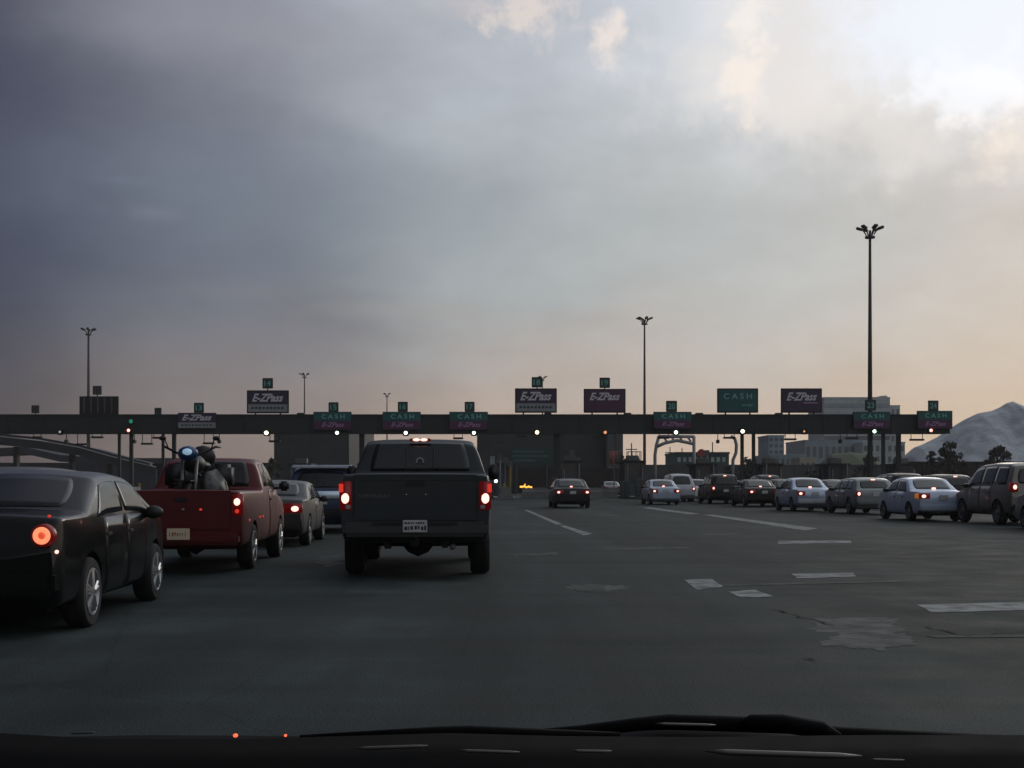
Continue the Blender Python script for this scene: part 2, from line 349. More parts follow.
su = bpy.data.lights.new('sun', 'SUN'); so = bpy.data.objects.new('sun', su); COL.objects.link(so)
su.energy = .35; su.angle = R(20); su.color = (1, .9, .78)
az, el = R(26), R(14)
so.rotation_euler = Vector((-math.sin(az)*math.cos(el), -math.cos(az)*math.cos(el), -math.sin(el))).to_track_quat('-Z', 'Y').to_euler()
S.view_settings.view_transform = 'Standard'; S.view_settings.look = 'None'; S.view_settings.exposure = 0; S.view_settings.gamma = 1; S.view_settings.use_curve_mapping = False

# ------------------------------------------------------------------ ground, road, markings
def sheet(name, pts, z, m):
    me = bpy.data.meshes.new(name); me.from_pydata([(p[0], p[1], z) for p in pts], [], [list(range(len(pts)))]); return link(name, me, None, m)
tag(sheet('ground', [(-4000, -60), (4000, -60), (4000, 8000), (-4000, 8000)], -.02, M['ground']), kind='structure')
tag(sheet('road', [(-45, -40), (60, -40), (60, 150), (-45, 150)], 0, M['asphalt']), kind='structure')
def rot(x, y): return (x*math.cos(YAW)-y*math.sin(YAW), x*math.sin(YAW)+y*math.cos(YAW))
MARKG = 'painted lane marks on the toll plaza asphalt'
def mark(pix, label, m='paint', name='lane_marking', jit=.012):
    g = [G(*p) for p in pix]; pts = []
    for i, a in enumerate(g):
        b = g[(i+1) % len(g)]
        for k in range(5):
            q = a.lerp(b, k/5); pts.append((q.x+random.uniform(-jit, jit), q.y+random.uniform(-jit, jit)*1.5))
    o = sheet(name, pts, .004, M[m]); tag(o, kind='structure'); return o
mark([(524, 510), (528, 510), (563, 524.5), (557, 525)], '')
mark([(560, 526), (565, 525.5), (592, 534), (584, 535.5)], '')
mark([(642, 508), (650, 507.3), (700, 513.8), (690, 514.5)], '')
mark([(703, 515), (712, 514.6), (818, 528.5), (805, 530.5)], '')
mark([(778, 541), (850, 540.5), (852, 543), (778, 544)], '')
mark([(792, 574), (853, 573), (856, 577), (797, 578.5)], '')
mark([(917, 605), (1040, 602), (1040, 610), (932, 613)], '')
mark([(684, 580), (712, 579), (724, 587), (697, 590)], '')
mark([(728, 592), (756, 590), (774, 597), (742, 598)], '')
mark([(722, 584.5), (905, 580.5), (905, 582), (722, 586.5)], '', 'paint_faint')
mark([(604, 548), (690, 547), (690, 548.6), (604, 551)], '', 'paint_faint')
mark([(514, 554), (556, 552.5), (559, 555), (514, 557)], '', 'paint_faint')
mark([(570, 586), (605, 585), (605, 592), (578, 592)], '', 'paint_faint')
mark([(700, 534), (740, 533), (740, 535), (700, 536)], '', 'paint_faint')
mark([(322, 556), (340, 555), (341, 561), (318, 562)], '', 'paint_faint')
mark([(925, 636), (1040, 635), (1040, 637.5), (935, 638)], '', 'paint_faint')
# repaired patch with a ragged edge and tar seams
def ragged(cx, cy, rx, ry, m, z, seed):
    c = G(cx, cy); pts = []
    for k in range(96):
        t = 2*math.pi*k/96; q = 1+.5*noise.noise(Vector((math.cos(t)*1.3+seed, math.sin(t)*1.3, seed)))+.3*noise.noise(Vector((math.cos(t)*5, math.sin(t)*5, seed)))
        g = G(cx+math.cos(t)*rx*q, cy+math.sin(t)*ry*q); pts.append((g.x, g.y))
    o = sheet('road_patch', pts, z, M[m]); tag(o, kind='structure')
ragged(860, 626, 50, 8, 'patch', .0012, 3.1); ragged(870, 641, 38, 9, 'patch', .0024, 8.3)
ragged(600, 588, 34, 3, 'patch', .0012, 1.3); ragged(330, 562, 14, 4, 'patch', .0012, 6.3)
def crack(px):
    pts = [G(*p) for p in px]; m = MB(); out = []
    for a, b in zip(pts, pts[1:]):
        for k in range(6):
            q = a.lerp(b, k/6); out.append(Vector((q.x+random.uniform(-.03, .03), q.y+random.uniform(-.05, .05), 0)))
    out.append(pts[-1]); lft, rgt = [], []
    for i, q in enumerate(out):
        d = (out[min(i+1, len(out)-1)]-out[max(0, i-1)]).normalized(); w = .006+.012*random.random(); nn = Vector((-d.y, d.x, 0))*w
        lft.append(q+nn); rgt.append(q-nn)
    tag(sheet('tar_seam', [(p.x, p.y) for p in lft+rgt[::-1]], .010, M['crack']), kind='structure')
crack([(775, 610), (800, 617), (835, 626)]); crack([(928, 627), (965, 636), (1035, 631)]);
crack([(806, 659), (816, 661)])

# ------------------------------------------------------------------ vehicles
class Car:
    def __init__(s, L, W, top, belt, base=.22, tumble=.42, axles=(.95, 3.5), r=.31, sm=.05, wplan=None, crown=.03, shoulder=.05):
        s.L, s.W, s.top, s.belt, s.base, s.tumble, s.axles, s.r, s.sm = L, W, top, belt, base, tumble, axles, r, sm
        s.wplan = wplan or [(0, .90), (.12, .965), (.6, .99), (L*.4, 1), (L-.9, .985), (L-.3, .93), (L-.08, .82), (L, .74)]
        s.crown = crown; s.shoulder = shoulder
    @staticmethod
    def lin(t, y):
        if y <= t[0][0]: return t[0][1]
        for (a, p), (b, q) in zip(t, t[1:]):
            if y <= b: return p+(q-p)*(y-a)/(b-a) if b > a else q
        return t[-1][1]
    def sl(s, t, y, w=None):
        w = s.sm if w is None else w
        if w <= 0: return s.lin(t, y)
        return sum(s.lin(t, y+k*w/3)*c for k, c in zip((-3, -2, -1, 0, 1, 2, 3), (1, 3, 5, 6, 5, 3, 1)))/24
    def ctrl(s, y):
        w = s.W/2*s.sl(s.wplan, y, .08); zt = s.sl(s.top, y); belt = s.lin(s.belt, y) if isinstance(s.belt, list) else s.belt
        e = min(y, s.L-y); zb = s.base+max(0, .14-e)*1.1
        zb = min(zb, zt-.2); be = min(belt, zt-.045); zm = zb+(be-zb)*.55
        cab = max(0, zt-be-.045)
        wt = w*.97-s.shoulder-s.tumble*cab
        ed = min(1, cab/.25); return [(0, zb), (w*.90, zb), (w*.985, zb+.08), (w*1.0, zm), (w*.978, be), (wt+.035, zt-.012-.05*ed), (wt-.06, zt), (0, zt+s.crown)]
    def pt(s, y, v):
        c = s.ctrl(y); m = lambda p: (-p[0], p[1]); c = [m(c[1])]+c+[m(c[6])]
        i = min(int(v), len(c)-3); t = v-i; a, b, d = (1-t)**2/2, (-2*t*t+2*t+1)/2, t*t/2
        return Vector((a*c[i][0]+b*c[i+1][0]+d*c[i+2][0], y, a*c[i][1]+b*c[i+1][1]+d*c[i+2][1]))
    def full(s, y, q):        # q in [-1,1] across the top, v measured from the roof centre
        v = 7.5-abs(q); p = s.pt(y, v)
        if q < 0: p.x = -p.x
        return p
    def ys(s):
        out = set([0, s.L])
        n = 64
        for i in range(n+1): out.add(round(s.L*i/n, 4))
        for y, _ in s.top:
            for d in (-.04, -.02, 0, .02, .04):
                if 0 < y+d < s.L: out.add(round(y+d, 4))
        return sorted(out)
    def body(s, parent, m, arches=True, bed=None, name='body'):
        ys = s.ys(); vs = [.5+7*i/35 for i in range(36)]; mb = MB(); nv = len(vs); ring = 2*nv-2
        for y in ys:
            pts = [s.pt(y, v) for v in vs]
            for p in pts: mb.v.append(p)
            for p in pts[-2:0:-1]: mb.v.append(Vector((-p.x, p.y, p.z)))
        for i in range(len(ys)-1):
            for k in range(ring): mb.face([i*ring+k, i*ring+(k+1) % ring, (i+1)*ring+(k+1) % ring, (i+1)*ring+k])
        for base in (0, (len(ys)-1)*ring):
            c = len(mb.v); mb.v.append(sum((mb.v[base+k] for k in range(ring)), Vector())/ring)
            for k in range(ring): mb.face([base+k, base+(k+1) % ring, c])
        me = mb.mesh(name); me.materials.append(m); me.materials.append(M['well'])
        o = link(name, me, None)
        cuts = MB()
        if arches:
            for ya in s.axles:
                for sx in (-1, 1):
                    x0, x1 = sx*(s.W/2-.30), sx*(s.W/2+.1); rr = s.r*1.16
                    b = len(cuts.v); n = 24
                    for x in (x0, x1):
                        for k in range(n):
                            t = 2*math.pi*k/n; cuts.v.append(Vector((x, ya+math.cos(t)*rr, s.r+math.sin(t)*rr)))
                    for k in range(n): cuts.face([b+k, b+(k+1) % n, b+n+(k+1) % n, b+n+k], 1)
                    cuts.face([b+k for k in range(n)], 1); cuts.face([b+n+k for k in range(n)][::-1], 1)
        if bed: cuts.box(*bed, mi=0)
        cm = cuts.mesh('cut'); cm.materials.append(m); cm.materials.append(M['well']); c = link('cut', cm)
        md = o.modifiers.new('b', 'BOOLEAN'); md.object = c; md.operation = 'DIFFERENCE'; md.solver = 'EXACT'
        dg = bpy.context.evaluated_depsgraph_get(); dg.update(); new = bpy.data.meshes.new_from_object(o.evaluated_get(dg))
        if len(new.polygons) < 200: new = me.copy()
        bpy.data.objects.remove(o); bpy.data.objects.remove(c)
        for p in new.polygons: p.use_smooth = True
        try: new.set_sharp_from_angle(angle=R(38))
        except Exception: pass
        new.name = name; return link(name, new, parent)
    def patch(s, name, parent, m, fn, nu=10, nv=6, off=.005, rim=.02, round_=.12):
        """fn(a,b) -> point on the body for a,b in [0,1]; lifted off the skin, edges turned in"""
        mb = MB(); e = 1e-3
        def nrm(a, b):
            da = fn(min(1, a+e), b)-fn(max(0, a-e), b); db = fn(a, min(1, b+e))-fn(a, max(0, b-e)); nn = da.cross(db)
            return nn.normalized() if nn.length > 1e-12 else Vector((0, 0, 1))
        c = fn(.5, .5); cen = Vector((0, s.L/2, .5)); sg = 1 if nrm(.5, .5).dot(c-cen) > 0 else -1
        def rnd(a, b):      # pull the corners in
            x, y = a*2-1, b*2-1; k = round_
            return (x*(1-k*y*y*abs(x)**6)+1)/2, (y*(1-k*x*x*abs(y)**6)+1)/2
        idx = {}
        for i in range(nu+1):
            for j in range(nv+1):
                a, b = rnd(i/nu, j/nv); idx[i, j] = len(mb.v); mb.v.append(fn(a, b)+nrm(a, b)*sg*off)
        for i in range(nu):
            for j in range(nv): mb.face([idx[i, j], idx[i+1, j], idx[i+1, j+1], idx[i, j+1]])
        edge = [(i, 0) for i in range(nu)]+[(nu, j) for j in range(nv)]+[(i, nv) for i in range(nu, 0, -1)]+[(0, j) for j in range(nv, 0, -1)]
        b0 = len(mb.v)
        for (i, j) in edge:
            a, b = rnd(i/nu, j/nv); mb.v.append(fn(a, b)-nrm(a, b)*sg*rim)
        for k in range(len(edge)): mb.face([idx[edge[k]], idx[edge[(k+1) % len(edge)]], b0+(k+1) % len(edge), b0+k])
        o = mb.build(name, m, parent); o.data.polygons.foreach_set('use_smooth', [i < nu*nv for i in range(len(o.data.polygons))]); return o
    def side(s, name, parent, m, sx, yb0, yb1, yt0, yt1, vb, vt, **kw):
        kw.setdefault('rim', .004)
        def fn(a, b):
            y = (yb0+(yb1-yb0)*a)*(1-b)+(yt0+(yt1-yt0)*a)*b; p = s.pt(y, vb+(vt-vb)*b); return Vector((sx*p.x, p.y, p.z))
        return s.patch(name, parent, m, fn, **kw)
    def across(s, name, parent, m, y0, y1, q0, q1=None, **kw):
        q1 = q0 if q1 is None else q1
        def fn(a, b):
            q = (q0+(q1-q0)*b); return s.full(y0+(y1-y0)*b, -q+2*q*a)
        return s.patch(name, parent, m, fn, nu=14, nv=6, **kw)

def wheel_meshes(style):
    w = .20; t = MB()
    t.lathe([(-w/2+.02, .20), (-w/2, .225), (-w/2, .285), (-w/2+.025, .306), (-w/2+.05, .31), (-.03, .31), (-.03, .302), (-.02, .302), (-.02, .31), (.02, .31), (.02, .302), (.03, .302), (.03, .31), (w/2-.05, .31), (w/2-.025, .306), (w/2, .285), (w/2, .225), (w/2-.02, .20), (-w/2+.02, .20)], 32, 'x')
    tm = t.mesh('tyre'); tm.materials.append(M['rubber'])
    r = MB(); x = w/2
    r.lathe([(x-.02, .215), (x+.002, .212), (x+.004, .198), (x-.02, .186), (x-.09, .18), (x-.09, .0)], 32, 'x', mi=0)
    if style == 'alloy':
        for k in range(5):
            a = 2*math.pi*k/5+.3
            for d in (-.13, .13):
                c0 = Vector((x-.005, math.cos(a)*.04, math.sin(a)*.04)); c1 = Vector((x-.012, math.cos(a+d)*.195, math.sin(a+d)*.195))
                r.tube([c0, c1], [.020, .016], 5)
        r.lathe([(x-.03, .055), (x+.006, .05), (x+.010, .03), (x+.010, 0)], 16, 'x')
    else:
        r.lathe([(x-.03, .17), (x-.015, .13), (x-.03, .09), (x-.005, .06), (x+.008, .045), (x+.008, 0)], 24, 'x')
        for k in range(8):
            a = 2*math.pi*k/8; r.box(x-.02, x-.008, math.cos(a)*.148-.012, math.cos(a)*.148+.012, math.sin(a)*.148-.012, math.sin(a)*.148+.012, 1)
    rm = r.mesh('rim'); rm.materials.append(M['rim'] if style == 'alloy' else M['steelrim']); rm.materials.append(M['well'])
    for me in (tm, rm):
        for p in me.polygons: p.use_smooth = True
        try: me.set_sharp_from_angle(angle=R(35))
        except Exception: pass
    return tm, rm
WM = {k: wheel_meshes(k) for k in ('alloy', 'steel')}
def wheels(car, root, style='steel', wide=1.0):
    tm, rm = WM[style]
    for ya in car.axles:
        for sx in (-1, 1):
            o = bpy.data.objects.new('wheel', tm); COL.objects.link(o); o.parent = root
            k = car.r/.31; o.scale = (sx*wide, k, k) if sx > 0 else (wide, k, k)
            o.rotation_euler = (0, 0, 0 if sx > 0 else math.pi); o.scale = (wide, k, k)
            o.location = (sx*(car.W/2-.10*wide-.005), ya, car.r)
            q = bpy.data.objects.new('rim', rm); COL.objects.link(q); q.parent = o

def lampbox(root, x0, x1, y0, y1, z0, z1, core, lens='redlens', corem='lamp', bev=.015):
    t = MB().box(x0, x1, y0, y1, z0, z1, bev=bev).build('tail_light', M[lens], root, True)
    if core:
        cx, cz, rx, rz = core; b = MB().ball((cx, y0-.002, cz), (rx, .012, rz)).build('lamp', M[corem], t, True)
    return t
def plate(root, y, z, m='plate', w=.305, h=.155, text=None):
    p = MB().box(-w/2, w/2, y-.012, y, z-h/2, z+h/2, bev=.004).build('licence_plate', M[m], root)
    return p

def finish(car, root, style, mirrors=True, my=None, mz=None, mmat='black', wide=1.0):
    wheels(car, root, style, wide)
    if mirrors:
        for sx in (-1, 1):
            p = car.pt(my, 4.6); x = sx*(p.x+.09)
            MB().ball((x, my, mz), (.10, .055, .07)).tube([(sx*(p.x-.03), my+.03, mz-.04), (x, my, mz-.02)], .022).build('mirror', M[mmat], root, True)
    # exhaust and underside
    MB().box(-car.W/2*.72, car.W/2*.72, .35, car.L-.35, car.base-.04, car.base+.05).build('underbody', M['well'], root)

def sedan(label, loc, paint, yaw=YAW, L=4.5, W=1.74, H=1.42, style='steel', lampst='box', chmsl=True, group=None, name='sedan', cat='car', bumper=None, platem='plate', lit=True, hb=0, doors=True, deck=1.0, bz=None, coupe=False, glassm='glass', tl=None, lampm='lamp'):
    s = L/4.5; h = H/1.42; d = deck
    top = [(0, .70*h), (.03, .86*d), (.12, .975*d), (.75*s, 1.00*d), (.86*s, 1.01*d), (1.55*s, 1.37*h), (1.9*s, 1.405*h), (2.3*s, 1.415*h), (2.75*s, 1.385*h), (3.0*s, 1.33*h), (3.62*s, .99*h), (4.1*s, .90*h), (4.38*s, .78*h), (4.46*s, .66*h), (L, .55*h)]
    c = Car(L, W, top, .93*d, axles=(.93*s, 3.55*s), r=.305, tumble=.30, shoulder=.03)
    root = thing(name, label, cat, loc, yaw, group)
    c.body(root, paint)
    c.across('rear_window', root, M[glassm], .90*s, 1.53*s, .97, .95, rim=.004)
    c.across('windshield', root, M[glassm], 3.56*s, 3.00*s, .97, .95, rim=.004)
    for sx in (-1, 1):
        c.side('side_window', root, M[glassm], sx, 1.14*s, 2.20*s, 1.58*s, 2.18*s, 4.62, 5.60, round_=.06)
        c.side('side_window', root, M[glassm], sx, 2.24*s, 3.44*s, 2.22*s, 2.86*s, 4.62, 5.60, round_=.06)
        if doors:
            for (a, b) in (((1.38*s, 2.22*s), (2.24*s, 3.10*s)) if not coupe else ((2.0*s, 3.10*s),)):
                dr = c.side('door', root, paint, sx, a, b, a, b, 1.9, 4.55, nu=6, nv=8, off=.0015, rim=.002, round_=.0)
                p = c.pt(a+.12, 4.05); MB().box(sx*p.x-.018, sx*p.x+.018, a+.06, a+.20, p.z-.012, p.z+.018, bev=.005).build('handle', M['black'] if d < 2 else paint, dr)
    bm_ = bumper or paint
    MB().box(-W/2*.93, W/2*.93, -.07, .16, .34, .56, bev=.05).auto('bumper', bm_, root)
    MB().box(-W/2*.85, W/2*.85, L-.12, L+.04, .30, .52, bev=.05).auto('bumper', bm_, root)
    z1 = tl or (.70*d, .90*d)
    for sx in (-1, 1):
        a, b = sorted((sx*(W/2*.52), sx*(W/2*.925)))
        core = (sx*W/2*.77, (z1[0]+z1[1])/2-.01, .075, .055) if lit else None
        lampbox(root, a, b, -.022, .20, z1[0], z1[1], core, corem=lampm)
        hl = sorted((sx*W/2*.45, sx*W/2*.80)); MB().box(hl[0], hl[1], L-.22, L-.06, .56*h, .68*h, bev=.03).build('headlight', M['glassb'], root, True)
    plate(root, -.02, .80*d-.02, platem) if bz is None else plate(root, -.085, bz, platem)
    if chmsl: MB().box(-.065, .065, .86*s, .93*s, 1.045*d, 1.10*d, bev=.012).build('high_brake_light', M['chmsl'], root)
    finish(c, root, style, True, 3.12*s, .99*h, 'black')
    return root, c

def hatch(label, loc, paint, yaw=YAW, L=4.7, W=1.80, H=1.70, style='steel', group=None, name='minivan', cat='car', nose=1.0, lit=True, chmsl=True, tail=(.80, 1.08), rear=.42, bumper=None, platem='plate', glassm='glass', strip=None, r=.33, third=True, lampside='corner', rack=False, base=.25, wz=1.0):
    """two-box body: wagon, minivan or SUV"""
    k = L/4.7; h = H/1.70; fb = 1.03*wz
    top = [(0, .80), (.03, .98), (.08, fb+.02), (rear, 1.60*h), (rear+.3, 1.68*h), (1.7*k, 1.70*h), (2.6*k, 1.66*h), (2.95*k, 1.58*h), (3.65*k, 1.08*nose), (4.35*k, .93*nose), (4.6*k, .80*nose), (L, .62)]
    c = Car(L, W, top, fb, base=base, tumble=.28, axles=(.92*k, 3.68*k), r=r, wplan=[(0, .93), (.12, .98), (.6, 1), (L*.4, 1), (L-.9, .985), (L-.3, .93), (L-.08, .84), (L, .76)])
    root = thing(name, label, cat, loc, yaw, group)
    c.body(root, paint)
    c.across('rear_window', root, M[glassm], .08+(rear-.08)*.12, rear*.95, .96, .94, rim=.006)
    c.across('windshield', root, M[glassm], 3.6*k, 2.99*k, .97, .95, rim=.004)
    for sx in (-1, 1):
        if third: c.side('side_window', root, M[glassm], sx, rear+.08, 1.25*k, rear+.22, 1.25*k, 4.60, 5.58, round_=.06)
        c.side('side_window', root, M[glassm], sx, 1.32*k if third else rear+.15, 2.2*k, 1.32*k if third else rear+.25, 2.2*k, 4.60, 5.58, round_=.04)
        c.side('side_window', root, M[glassm], sx, 2.27*k, 3.42*k, 2.27*k, 2.88*k, 4.60, 5.58, round_=.04)
        for (a, b) in ((1.42*k, 2.22*k), (2.24*k, 3.12*k)):
            dr = c.side('door', root, paint, sx, a, b, a, b, 1.9, 4.5, nu=6, nv=8, off=.0015, rim=.002, round_=.0)
            p = c.pt(a+.12, 4.05); MB().box(sx*p.x-.018, sx*p.x+.018, a+.06, a+.20, p.z-.012, p.z+.018, bev=.005).build('handle', M['black'], dr)
        a, b = sorted((sx*(W/2*.72), sx*(W/2*.955)))
        core = (sx*W/2*.83, (tail[0]+tail[1])/2, .06, .07) if lit else None
        lampbox(root, a, b, -.022, .16, tail[0], tail[1], core)
        hl = sorted((sx*W/2*.45, sx*W/2*.80)); MB().box(hl[0], hl[1], L-.22, L-.06, .62, .76, bev=.03).build('headlight', M['glassb'], root, True)
    bm_ = bumper or paint
    MB().box(-W/2*.94, W/2*.94, -.09, .16, .42, .62, bev=.05).auto('bumper', bm_, root)
    MB().box(-W/2*.85, W/2*.85, L-.12, L+.04, .36, .58, bev=.05).auto('bumper', bm_, root)
    plate(root, -.02, .80, platem)
    if strip is not None: MB().box(-W/2*.72, W/2*.72, -.05, .06, strip[0], strip[1], bev=.015).build('tailgate_reflection', strip[2], root, True)  # pale band: a reflection on the tailgate put in as colour
    if chmsl: MB().box(-.08, .08, rear-.07, rear-.01, 1.59*h, 1.635*h, bev=.01).build('high_brake_light', M['chmsl'], root)
    if rack:
        for sx in (-1, 1): MB().tube([(sx*W*.33, rear+.2, 1.69*h), (sx*W*.33, rear+.3, 1.75*h), (sx*W*.33, 2.5*k, 1.75*h), (sx*W*.33, 2.6*k, 1.67*h)], .018).build('roof_rail', M['black'], root, True)
    finish(c, root, style, True, 3.2*k, 1.08*wz, 'black', 1.1)
    return root, c

def place(px, py_ground=None, Y=None):
    Y = Y or F*EYE/(py_ground-HY); return ((px-CX)/F*Y, Y, 0)

# --- dark full-size pickup in the middle
def pickup(name, label, loc, yaw, paint, L, W, H, bedz, cabz0, cabz1, cab_y, r, axles, base, chrome, hoodz, tumble=.27, style='steel', bumpm=None, wide=1.25):
    y0, y1 = cab_y
    top = [(0, bedz-.03), (.03, bedz), (y0-.02, bedz), (y0+.04, bedz+.03), (y0+.17, H-.08), (y0+.32, H-.01), (y0+.9, H), (y1-.75, H-.03), (y1-.55, H-.10), (y1, hoodz+.06), (L-.35, hoodz-.06), (L-.08, hoodz-.18), (L, hoodz-.30)]
    c = Car(L, W, top, bedz, base=base, tumble=tumble, axles=axles, r=r, sm=.025, crown=.012, shoulder=.05,
            wplan=[(0, .965), (.06, .985), (.4, 1), (L*.5, 1), (L-.8, .99), (L-.2, .95), (L-.05, .9), (L, .86)])
    root = thing(name, label, 'pickup truck', loc, yaw)
    c.body(root, paint, True, (-W/2+.17, W/2-.17, .07, y0-.06, bedz-.50, bedz+.5))
    return root, c, y0, y1
dk = paintm('charcoal_blue_paint', (.034, .042, .048), .42, .3, .2)
Yt = 16.2
root, c, y0, y1 = pickup('pickup_truck', 'dark charcoal full-size pickup truck with brake lights lit, largest vehicle in the middle lane', ((415.5-CX)/F*Yt, Yt, 0), YAW, dk, 5.6, 1.98, 1.90, 1.37, 0, 0, (2.05, 4.35), .40, (1.15, 4.45), .46, True, 1.22)
c.across('rear_window', root, M['glass'], y0+.04, y0+.20, 1.0, .98, off=.008, rim=.01, round_=.07)
c.across('windshield', root, M['glass'], y1-.05, y1-.52, .96, .94, rim=.004)
for sx in (-1, 1):
    c.side('side_window', root, M['glass'], sx, y0+.3, y0+.95, y0+.36, y0+.95, 4.60, 5.60, round_=.05)
    c.side('side_window', root, M['glass'], sx, y0+1.0, y1-.15, y0+1.0, y1-.6, 4.60, 5.60, round_=.05)
    d = c.side('door', root, dk, sx, y0+.95, y1-.2, y0+.95, y1-.2, 2.0, 4.5, nu=6, nv=8, off=.0015, rim=.002, round_=.0)
    MB().box(sx*.985-.02, sx*.985+.02, y0+1.02, y0+1.2, 1.15, 1.19, bev=.006).build('handle', M['black'], d)
    # tail lamp: tall red lens on the corner with the bright brake lamp low in it
    a, b = sorted((sx*.82, sx*.982)); lz = lampbox(root, a, b, -.018, .16, .90, 1.27, None)
    MB().ball((sx*.905, -.022, 1.05), (.052, .014, .068)).build('lamp', M['lamp'], lz, True)
    MB().box(*sorted((sx*.93, sx*.986)), -.022, -.012, 1.13, 1.24, bev=.004).build('upper_lamp', M['redglow'], lz)
    MB().box(*sorted((sx*.84, sx*.90)), -.024, -.014, .915, .965, bev=.004).build('reversing_lamp', M['strip'], lz)
    # mirrors on arms
    MB().box(*sorted((sx*1.04, sx*1.20)), 3.62, 3.70, 1.30, 1.52, bev=.03).tube([(sx*.93, 3.72, 1.38), (sx*1.08, 3.66, 1.38)], .025).build('mirror', M['black'], root, True)
# tailgate
tg = MB().box(-.80, .80, -.012, .05, .76, 1.36, bev=.012).build('tailgate', dk, root)
MB().box(-.74, .74, -.019, -.010, 1.28, 1.335, bev=.006).build('top_edge', dk, tg)
MB().box(-.115, .115, -.022, -.008, 1.215, 1.295, bev=.01).build('handle', M['black'], tg)
MB().box(-.70, .70, -.0145, -.010, .80, 1.20, bev=.004).build('panel', dk, tg)
text_mesh('lettering', 'CHEVROLET', .40, .042, tg, M['galv'], (-.53, -.0155, 1.085), 0, .004, .01, 1.15)
for x in (-.03, .22): MB().ball((x-.09, -.018, 1.10), (.014, .006, .008)).build('badge', M['chrome'], tg, True)
# chrome step bumper
bp = MB().box(-.93, .93, -.20, .10, .56, .74, bev=.045)
bo = bp.auto('bumper', paintm('dull_bumper_steel', (.06, .065, .065), .5, .5, 0), root)
MB().box(-.55, .55, -.212, -.19, .715, .752, bev=.008).build('step_pad', M['black'], bo)
lp = MB().box(-.155, .155, -.222, -.206, .62, .775, bev=.005).build('licence_plate', M['plate'], root)
text_mesh('lettering', 'YRB', .20, .032, lp, M['ink'], (0, -.2235, .755), 0, .002, .01) if False else None
for r_, (z, n_, hh) in enumerate(((.74, 7, .028), (.675, 6, .062))):
    mbx = MB()
    x = -.135
    while x < .12:
        w_ = .27/n_*random.uniform(.35, .85); mbx.box(x, x+w_, -.2245, -.2205, z-hh/2*random.uniform(.5, 1), z+hh/2*random.uniform(.6, 1)); x += w_+.27/n_*random.uniform(.15, .45)
    mbx.build('plate_characters', M['ink'], lp)
# under-body: axle, differential, hitch, mud flaps, exhaust
MB().lathe([(-.80, .0), (-.80, .05), (-.2, .06), (-.14, .14), (0, .20), (.14, .14), (.2, .06), (.80, .05), (.80, 0)], 20, 'x', (0, 1.15, .43)).build('rear_axle', M['well'], root, True)
MB().box(-.05, .05, -.25, .3, .44, .54, bev=.01).ball((0, -.27, .55), .03).box(-.40, -.32, -.05, .2, .40, .5).box(.34, .42, -.05, .2, .41, .5).build('tow_hitch', M['well'], root)
MB().tube([(.48, -.02, .42), (.48, .8, .42)], .04).build('exhaust', M['galv'], root, True)
MB().box(-.80, .80, .15, .5, .48, .62).build('frame_rail', M['well'], root)
# roof brake light, rear-window divider, sticker and cab details
hb = MB().box(-.16, .16, y0+.10, y0+.2, 1.862, 1.905, bev=.012).build('high_brake_light', M['redlens'], root)
for sx in (-1, 1): MB().ball((sx*.055, y0+.098, 1.885), (.055, .012, .022)).build('lamp', M['chmsl'], hb, True)
def on_glass(c, q, y, w, h, name, m):
    p = c.full(y, q); return MB().box(p.x-w/2, p.x+w/2, p.y-.026, p.y-.020, p.z-h/2, p.z+h/2).build(name, m, root)
p = c.full(y0+.08, 0)
stk = MB(); n = 20
for k in range(n):
    t0, t1 = math.pi*(-.15+1.3*k/n), math.pi*(-.15+1.3*(k+1)/n)
    for ra, rb in ((.035, .06),):
        b = len(stk.v)
        for yy in (p.y-.035, p.y-.031):
            for (rr, tt) in ((ra, t0), (rb, t0), (rb, t1), (ra, t1)): stk.v.append(Vector((rr*math.cos(tt)+.0, yy, p.z+.03+rr*math.sin(tt))))
        stk.face([b, b+1, b+2, b+3]); stk.face([b+4, b+7, b+6, b+5]); stk.face([b+1, b+5, b+6, b+2]); stk.face([b, b+3, b+7, b+4])
stk.build('window_sticker', M['strip'], root)
for xx in (-.20, .20):
    pa = c.full(y0+.06, xx/.75*.8); pb = c.full(y0+.15, xx/.75*.8)
    MB().tube([(xx, pa.y-.012, pa.z), (xx, pb.y-.012, pb.z)], .012, 6).build('window_divider', M['black'], root)
wheels(c, root, 'steel', 1.30)

